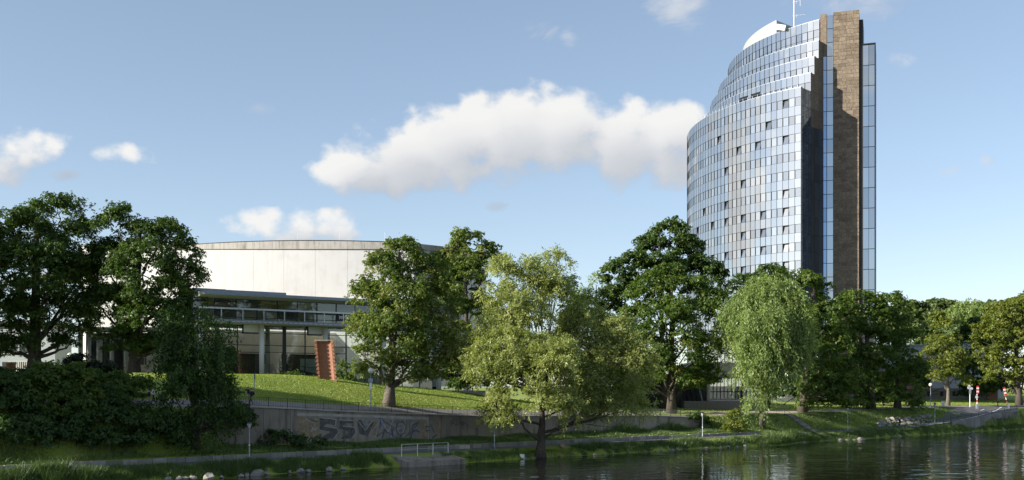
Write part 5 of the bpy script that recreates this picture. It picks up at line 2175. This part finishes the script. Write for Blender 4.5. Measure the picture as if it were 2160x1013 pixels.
def post_sign():
    c = at(537, 0, 134)
    zb = ground(c.x, 134)
    H = CZ + (HZ - 787) / F * 134 - zb
    root = empty('sign_post', (c.x, 134, zb), 'slim blue-grey sign post behind the walking couple', 'sign')
    m = MB()
    m.tube([(0, 0, -.1), (0, 0, H)], .05, 8)
    m.build('post', MATS['lamp_grey'], root)
    m = MB()
    m.box((0, 0, H - .35), (.10, .30, .7))
    m.build('sign_plate', MATS['sign_blue'], root)
    D_ = on_bank(1798, 12).y
    c = at(1798, 0, D_)
    zb = ground(c.x, D_)
    H = CZ + (HZ - 833) / F * D_ - zb
    root = empty('sign_post', (c.x, D_, zb), 'slim post with narrow blue plate under the pier chestnut', 'sign')
    m = MB()
    m.tube([(0, 0, -.1), (0, 0, H)], .05, 8)
    m.build('post', MATS['lamp_grey'], root)
    m = MB()
    m.box((0, -.07, H - .5), (.28, .04, 1.1))
    m.build('sign_plate', MATS['sign_blue'], root)
    # signs at the head of the ramp
    D_ = on_bank(2046, 11).y
    c = at(2046, 0, D_)
    zb = ground(c.x, D_)
    H = CZ + (HZ - 814) / F * D_ - zb
    root = empty('sign_post', (c.x, D_, zb), 'post with two small round mirrors and a plate left of the barriers', 'sign')
    m = MB()
    m.tube([(0, 0, -.1), (0, 0, H - .2)], .09, 8)
    m.build('post', MATS['sign_white'], root)
    for dx, dz in ((-.34, -.45), (.34, -.6), (-.2, -.05)):
        m = MB()
        m.lathe([(.28, -.03), (.30, 0), (.28, .03)], 14)
        o = m.build('round_sign', MATS['lantern_glass'], root)
        o.rotation_euler = (math.pi / 2, 0, 0)
        o.location = (dx, -.12, H + dz)
    m = MB()
    m.box((0, -.12, H - 1.35), (.46, .05, .8))
    m.build('sign_plate', MATS['lamp_grey'], root)


post_sign()


def barrier(px, D, py_top, lean, label):
    c = at(px, 0, D)
    zb = ground(c.x, D)
    H = CZ + (HZ - py_top) / F * D - zb
    root = empty('road_barrier', (c.x, D, zb), label, 'barrier', 'raised striped barriers at the ramp head')
    m = MB()
    m.box((0, 0, .5), (.42, .42, 1.15))
    m.build('barrier_housing', MATS['lamp_grey'], root)
    n = 8
    d = Vector((math.sin(lean), 0, math.cos(lean)))
    for k in range(n):
        m = MB()
        a = d * (1.05 + (H - 1.05) * k / n)
        b = d * (1.05 + (H - 1.05) * (k + 1) / n)
        m.tube([a, b], .085, 4)
        m.build('boom_stripe', MATS['red_paint' if k % 2 else 'sign_white'], root)
    m = MB()
    p = d * (H - .8) + Vector((.10, -.12, 0))
    rt = Matrix.Rotation(lean, 3, 'Y')
    for k in range(5):
        m = MB()
        m.box(p + d * (k - 2) * .36, (.50, .05, .355), rt)
        m.build('striped_plate', MATS['red_paint' if k % 2 == 0 else 'sign_white'], root)
    if lean == 0:
        m = MB()
        m.lathe([(.30, -.03), (.32, 0), (.30, .03)], 14)
        o = m.build('round_sign', MATS['lantern_glass'], root)
        o.rotation_euler = (math.pi / 2, 0, 0)
        o.location = (-.15, -.2, 2.6)


barrier(2061, on_bank(2061, 9).y, 815, 0.0, 'upright red and white barrier boom with round sign')
barrier(2127, on_bank(2127, 5.6).y, 817, R(-14), 'leaning red and white barrier boom near the right edge')


def litter_bin():
    D_ = on_bank(1989, 13.5).y
    c = at(1989, 0, D_)
    zb = ground(c.x, D_)
    root = empty('litter_bin', (c.x, D_, zb), 'pale litter bin on the right lawn beside the young trunk', 'bin')
    m = MB()
    m.lathe([(.24, .12), (.30, 1.0), (.30, 1.05)], 12)
    m.build('bin_body', MATS['sign_white'], root, None, True)
    m = MB()
    m.lathe([(.36, 1.06), (.36, 1.16), (.1, 1.22)], 12)
    m.build('bin_lid', MATS['galvanised'], root)
    m = MB()
    m.tube([(.38, 0, 0), (.38, 0, 1.1)], .04, 6)
    m.build('bin_post', MATS['lamp_grey'], root)


litter_bin()


def lower_railing():
    s0, s1 = s_at(847, .9), s_at(945, .9)
    root = empty('path_railing', (*B((s0 + s1) / 2, .9), 1.0), 'galvanised tube railing on the landing beside the lower path', 'railing')
    L = root.location
    n = 4
    for k in range(n):
        s = s0 + (s1 - s0) * k / (n - 1)
        x, y = B(s, .9)
        m = MB()
        m.tube([(x, y, .7), (x, y, 2.42)], .045, 7)
        m.build('post', MATS['galvanised'], root, L)
    for h in (2.42, 1.85):
        m = MB()
        m.tube([(*B(s0, .9), h), (*B(s1, .9), h)], .04 if h > 2 else .025, 7)
        m.build('rail', MATS['galvanised'], root, L)
    # concrete landing under it
    a, b = s_at(858, -1.5), s_at(968, -.5)
    me = MB()
    vs = []
    for s in (a, b):
        for t, z in ((-1.7, -.4), (2.15, -.4), (2.15, 1.25), (-1.7, .58)):
            vs.append((*B(s, t), z))
    me.add(vs, [(0, 1, 2, 3), (7, 6, 5, 4), (0, 4, 5, 1), (1, 5, 6, 2), (2, 6, 7, 3), (3, 7, 4, 0)])
    o = me.build('concrete_landing', MATS['wall_concrete'])
    tag(o, 'low concrete landing at the water below the tube railing', 'landing')
    # pale stone bench block and small marker blocks
    q = on_bank(979, 5.0)
    m = MB()
    m.box((0, 0, .22), (1.5, .45, .44), Matrix.Rotation(math.atan2(ES.y, ES.x), 3, 'Z'))
    m.v = [(v[0], v[1], v[2] + .03 * math.sin(v[0] * 3)) for v in m.v]
    o = m.build('stone_bench', MATS['coping'])
    o.location = q
    tag(o, 'pale stone bench block beside the lower path', 'bench')
    q = on_bank(1101, .25)
    m = MB()
    m.prism([(-.28, -.25), (.3, -.25), (.26, .25), (-.24, .25)], -.3, .62)
    o = m.build('marker_block', MATS['sign_white'])
    o.location = (q.x, q.y, 0)
    tag(o, 'small white block standing in the water edge left of the willow trunk', 'block')
    q = on_bank(1187, 1.7)
    m = MB()
    m.lathe([(.30, -.1), (.36, .2), (.30, .52), (.12, .6)], 9)
    o = m.build('marker_stone', MATS['paint_ochre'])
    o.location = q
    tag(o, 'small ochre stone beside the path right of the willow trunk', 'stone')


lower_railing()


def ramp_parapet():
    root = empty('ramp_parapet', (*B(190, 1.9), 3), 'low pale stone parapet with dark railing along the ramp', 'wall')
    L = root.location
    s = 178.0
    k = 0
    while s < 208:
        e = min(s + 2.0, 208.4)
        vs = []
        for q in (s + .02, e - .02):
            for t, z in ((1.55, .3), (2.05, .3), (2.05, z_path(q) + .28), (1.55, z_path(q) + .28)):
                vs.append((*B(q, t), z))
        m = MB()
        m.add(vs, [(0, 1, 2, 3), (7, 6, 5, 4), (0, 4, 5, 1), (1, 5, 6, 2), (2, 6, 7, 3), (3, 7, 4, 0)])
        m.build('parapet_block', MATS['kerb_stone'], root, L)
        s = e
    for q in np.arange(160, 209, 3.0):
        x, y = B(q, 1.85)
        z = z_path(q)
        m = MB()
        m.tube([(x, y, z - .1), (x, y, z + 1.15)], .04, 5)
        m.build('post', MATS['fence_iron'], root, L)
    for h in (1.13, .7):
        m = MB()
        m.tube([(*B(q, 1.85), z_path(q) + h) for q in np.arange(160, 209, 3.0)], .025, 5)
        m.build('rail', MATS['fence_iron'], root, L)


ramp_parapet()


def bank_steps():
    root = empty('bank_steps', (*B(s_at(1690, 8), 8), 2.5), 'shaded stone steps descending the slope to the riverside path', 'steps')
    L = root.location
    n = 12
    for k in range(n):
        f = k / (n - 1)
        px = 1662 + (1718 - 1662) * f
        t = 11.2 - 5.4 * f
        s = s_at(px, t)
        z = z_prof(s, t)
        x, y = B(s, t)
        m = MB()
        m.box((x, y, z), (1.9, .5, .34), Matrix.Rotation(math.atan2(ES.y, ES.x), 3, 'Z'))
        m.build('step', MATS['kerb_stone'], root, L)
    m = MB()
    pts = []
    for f in (0, 1):
        px = 1655 + 56 * f
        t = 11.2 - 5.4 * f
        s = s_at(px, t)
        pts.append((*B(s, t), z_prof(s, t) + .95))
    m.tube(pts, .03, 6)
    m.tube([pts[0], (pts[0][0], pts[0][1], pts[0][2] - 1.0)], .03, 6)
    m.tube([pts[1], (pts[1][0], pts[1][1], pts[1][2] - 1.0)], .03, 6)
    m.build('handrail', MATS['fence_iron'], root, L)


bank_steps()


def brick_sculpture():
    """leaning half-round brick shaft with toothed edges, hollow side to the river"""
    D = 151.0
    base = at(692, 817, D)
    zb = base.z - .3
    root = empty('brick_sculpture', (base.x, D, zb), 'tall leaning red brick shaft with toothed edges on the lawn', 'sculpture')
    H = 6.75
    ch = .133
    n = int(H / ch)
    vs, fs, uvs = [], [], []
    Rr = 1.22
    lean = -.60 / H

    def ring(z, a0, a1, ro, ri, k, seg=10):
        out = []
        for i in range(seg + 1):
            a = a0 + (a1 - a0) * i / seg
            for q in (ri, ro):
                out.append((q * math.cos(a) + lean * z, q * math.sin(a) * .55, z))
        return out
    for c in range(n):
        z0, z1 = c * ch, (c + 1) * ch - .008
        ext = R(13) if (c // 2) % 2 == 0 else R(-6)
        a0, a1 = R(0) - ext, R(180) + ext
        ro, ri = Rr + (.16 if (c // 2) % 2 == 0 else 0), Rr - .24
        b = len(vs)
        lo, hi = ring(z0, a0, a1, ro, ri, c), ring(z1, a0, a1, ro, ri, c)
        vs += lo + hi
        k = len(lo)
        for i in range(0, k - 2, 2):
            fs.append((b + i, b + i + 2, b + k + i + 2, b + k + i))           # inner
            fs.append((b + i + 1, b + k + i + 1, b + k + i + 3, b + i + 3))   # outer
            fs.append((b + k + i, b + k + i + 2, b + k + i + 3, b + k + i + 1))
            fs.append((b + i, b + i + 1, b + i + 3, b + i + 2))
        fs.append((b, b + k, b + k + 1, b + 1))
        fs.append((b + k - 2, b + k - 1, b + 2 * k - 1, b + 2 * k - 2))
    me = bpy.data.meshes.new('brick_shaft')
    me.from_pydata(vs, [], fs)
    uv = me.uv_layers.new(name='UVMap')
    for p in me.polygons:
        for li in p.loop_indices:
            co = me.vertices[me.loops[li].vertex_index].co
            ang = math.atan2(co.y / .55, co.x - lean * co.z)
            uv.data[li].uv = (ang * Rr, co.z)
    o = link('brick_shaft', me, MATS['brick_red'], root)
    m = MB()
    m.lathe([(1.28, H - .02), (1.28, H + .05)], 20)
    m.v = [(v[0] + lean * H, abs(v[1]) * .55 if v[1] > 0 else v[1] * .02, v[2]) for v in m.v]
    m.build('capping', MATS['coping'], root)


brick_sculpture()


# ------------------------------------------------------------------ people
def skin_body(name, joints, bones, mats, parent, zmat):
    """continuous body grown by a Skin modifier, then frozen; materials by region"""
    me = bpy.data.meshes.new(name)
    keys = list(joints)
    me.from_pydata([joints[k][0] for k in keys], [(keys.index(a), keys.index(b)) for a, b in bones], [])
    o = bpy.data.objects.new(name, me)
    COL.objects.link(o)
    sk = o.modifiers.new('skin', 'SKIN')
    sk.use_smooth_shade = True
    for i, k in enumerate(keys):
        r = joints[k][1]
        r = r if isinstance(r, tuple) else (r, r)
        me.skin_vertices[0].data[i].radius = r
    me.skin_vertices[0].data[keys.index('pelvis')].use_root = True
    sd = o.modifiers.new('sub', 'SUBSURF')
    sd.levels = 2
    sd.render_levels = 2
    dg = bpy.context.evaluated_depsgraph_get()
    fin = bpy.data.meshes.new_from_object(o.evaluated_get(dg))
    bpy.data.objects.remove(o)
    for m in mats:
        fin.materials.append(MATS[m])
    for p in fin.polygons:
        p.material_index = zmat(p.center)
        p.use_smooth = True
    return link(name, fin, None, parent)


def person(loc, face, label, shirt, trousers, pose='walk', arm='swing', short_sleeve=False, H=1.75, light_legs=None):
    """face: heading angle (0 = +x)"""
    root = empty('person', loc, label, 'person', None, face)
    k = H / 1.75
    st = .26 if pose == 'walk' else .04
    J = {
        'pelvis': ((0, 0, .95), (.13, .16)), 'waist': ((0, 0, 1.10), (.115, .15)), 'chest': ((.01, 0, 1.33), (.13, .185)), 'neck': ((.02, 0, 1.50), .06), 'head0': ((.035, 0, 1.60), .085), 'head1': ((.04, 0, 1.70), .085),
        'hl': ((0, .10, .90), .095), 'kl': ((st * .75, .10, .50), .066), 'al': ((st, .10, .09), .045), 'tl': ((st + .17, .11, .04), .038),
        'hr': ((0, -.10, .90), .095), 'kr': ((-st * .2, -.10, .50), .066), 'ar': ((-st * 1.15, -.10, .12), .045), 'tr': ((-st * 1.15 + .16, -.11, .04), .038),
    }
    if arm == 'swing':
        J.update({'sl': ((.01, .20, 1.42), .062), 'el': ((-.10, .25, 1.16), .046), 'wl': ((.02, .26, .93), .033), 'fl': ((.06, .26, .82), .036),
                  'sr': ((.01, -.20, 1.42), .062), 'er': ((.06, -.25, 1.15), .046), 'wr': ((.24, -.24, 1.02), .033), 'fr': ((.33, -.24, 1.0), .036)})
    elif arm == 'raise':
        J.update({'sl': ((.01, .20, 1.42), .062), 'el': ((.24, .22, 1.34), .046), 'wl': ((.34, .10, 1.55), .033), 'fl': ((.35, .06, 1.63), .036),
                  'sr': ((.01, -.20, 1.42), .062), 'er': ((.24, -.22, 1.34), .046), 'wr': ((.34, -.10, 1.55), .033), 'fr': ((.35, -.06, 1.63), .036)})
    else:  # ride
        J.update({'sl': ((.05, .20, 1.42), .062), 'el': ((.26, .26, 1.25), .046), 'wl': ((.46, .25, 1.13), .033), 'fl': ((.54, .25, 1.11), .036),
                  'sr': ((.05, -.20, 1.42), .062), 'er': ((.26, -.26, 1.25), .046), 'wr': ((.46, -.25, 1.13), .033), 'fr': ((.54, -.25, 1.11), .036)})
    if pose == 'ride':
        J['kl'] = ((.38, .11, .72), .066)
        J['al'] = ((.22, .11, .36), .045)
        J['tl'] = ((.38, .11, .30), .038)
        J['kr'] = ((.30, -.11, .55), .066)
        J['ar'] = ((.10, -.11, .16), .045)
        J['tr'] = ((.26, -.11, .11), .038)
        J['chest'] = ((.14, 0, 1.30), (.13, .185))
        J['neck'] = ((.22, 0, 1.46), .06)
        J['head0'] = ((.27, 0, 1.56), .085)
        J['head1'] = ((.28, 0, 1.66), .085)
        J['sl'] = ((.17, .20, 1.39), .062)
        J['sr'] = ((.17, -.20, 1.39), .062)
    J = {a: (tuple(c * k for c in b[0]), b[1]) for a, b in J.items()}
    bones = [('pelvis', 'waist'), ('waist', 'chest'), ('chest', 'neck'), ('neck', 'head0'), ('head0', 'head1'), ('pelvis', 'hl'), ('hl', 'kl'), ('kl', 'al'), ('al', 'tl'), ('pelvis', 'hr'), ('hr', 'kr'), ('kr', 'ar'), ('ar', 'tr'),
             ('chest', 'sl'), ('sl', 'el'), ('el', 'wl'), ('wl', 'fl'), ('chest', 'sr'), ('sr', 'er'), ('er', 'wr'), ('wr', 'fr')]
    hz = J['neck'][0][2]
    wrist = [Vector(J['fl'][0]), Vector(J['fr'][0])]
    elb = [Vector(J['wl'][0]), Vector(J['wr'][0])]

    def zm(c):
        if min((c - w).length for w in wrist) < .10 or (short_sleeve and min((c - w).length for w in elb) < .16):
            return 0
        if c.z > hz + .02 * k and abs(c.y) < .12:
            return 0
        if c.z > .97 * k or abs(c.y) > .22 * k:
            return 1
        if c.z < .10 * k:
            return 3
        return 2
    body = skin_body('body', J, bones, ['skin', shirt, trousers, 'rubber'], root, zm)
    hx, _, hh = J['head1'][0]
    m = MB()
    m.lathe([(.1 * math.sin(max(.02, a)), .115 * math.cos(a)) for a in np.linspace(0.02, 1.75, 6)][::-1], 12, (hx - .018, 0, hh + .01))
    m.build('hair', MATS['hair'], root, None, True)
    f = MB()
    f.tube([(hx + .085, 0, hh - .035), (hx + .118, 0, hh - .06)], [.012, .02], 5)
    f.build('nose', MATS['skin'], root)
    return root


def backpack(loc, face, label, H=1.75):
    o = MB()
    o.box((0, 0, 0), (.20, .32, .46))
    o.box((-.12, 0, -.06), (.06, .26, .26))
    b = o.build('backpack', MATS['cloth_black'])
    mod = b.modifiers.new('bevel', 'BEVEL')
    mod.width = .05
    mod.segments = 3
    b.location = (loc[0] - math.cos(face) * .23, loc[1] - math.sin(face) * .23, loc[2] + 1.27)
    b.rotation_euler = (0, 0, face)
    tag(b, label, 'backpack')


def build_people():
    BA = math.atan2(ES.y, ES.x)

    def up(px, t):
        s = s_at(px, t)
        x, y = B(s, t)
        return Vector((x, y, z_prof(s, t) + .035))
    p = up(323, 12.6)
    person(p, BA, 'person in white T-shirt and dark trousers walking behind the left thicket', 'cloth_white', 'cloth_navy', short_sleeve=True)
    p = up(314, 12.0)
    person(p, BA, 'person in dark top and pale trousers walking beside the white T-shirt', 'cloth_dark', 'cloth_tan', short_sleeve=True, H=1.68)
    p = up(530, 12.4)
    person(p, BA + math.pi, 'person in dark clothes with backpack walking left on the promenade', 'cloth_dark', 'cloth_navy', H=1.78)
    backpack(p, BA + math.pi, 'black backpack worn by the person on the promenade')
    p = up(524, 13.3)
    person(p, BA + math.pi, 'person in dark jacket raising both hands to the face on the promenade', 'cloth_dark', 'cloth_tan', arm='raise', H=1.72)
    c = on_bank(2105, 8)
    person((c.x, c.y, c.z + .05), BA + 2.6, 'person in black walking at the head of the ramp', 'cloth_black', 'cloth_black', H=1.8)
    # cyclist
    s = s_at(1898, 3.6)
    x, y = B(s, 3.6)
    z = z_path(s) + .02
    person((x, y, z + .10), BA + math.pi, 'person in black riding a bicycle on the riverside path', 'cloth_black', 'cloth_black', pose='ride', arm='ride')
    bike((x, y, z), BA + math.pi, 'black bicycle ridden along the riverside path')
    for i, (px, t) in enumerate(((1806, 15.5), (1815, 16.2), (1822, 15.2))):
        s = s_at(px, t)
        x, y = B(s, t)
        bike((x, y, z_prof(s, t) + .03), BA + .4 * i, 'parked bicycle in deep shade beside the pier chestnut trunk, ' + ('leftmost', 'middle one', 'rightmost')[i], 'bicycles parked under the chestnut')


def bike(loc, face, label, group=None):
    root = empty('bicycle', loc, label, 'bicycle', group, face)
    for wx in (.52, -.52):
        m = MB()
        pts = [(wx + .33 * math.cos(a), 0, .34 + .33 * math.sin(a)) for a in np.linspace(0, 2 * math.pi, 21)]
        m.tube(pts, .022, 6, cap=False)
        w = m.build('wheel', MATS['rubber'], root)
        m = MB()
        for q in range(8):
            a = math.pi * 2 * q / 8
            m.tube([(wx, 0, .34), (wx + .32 * math.cos(a), 0, .34 + .32 * math.sin(a))], .004, 3)
        m.build('spokes', MATS['galvanised'], w)
    m = MB()
    bb, st, hd = (-.05, 0, .30), (-.20, 0, .82), (.38, 0, .86)
    for a, b in ((bb, st), (st, hd), (bb, (.40, 0, .78)), (bb, (-.52, 0, .34)), (st, (-.52, 0, .34)), (hd, (.52, 0, .34)), (st, (-.22, 0, .95)), (hd, (.36, 0, 1.05))):
        m.tube([a, b], .018, 6)
    m.build('bike_frame', MATS['dark_metal'], root)
    m = MB()
    m.tube([(.40, -.28, 1.06), (.37, 0, 1.06), (.40, .28, 1.06)], .015, 6)
    m.build('handlebar', MATS['dark_metal'], root)
    m = MB()
    m.prism([(-.36, -.08), (-.08, -.03), (-.08, .03), (-.36, .08)], .94, 1.0)
    m.build('saddle', MATS['rubber'], root)


build_people()
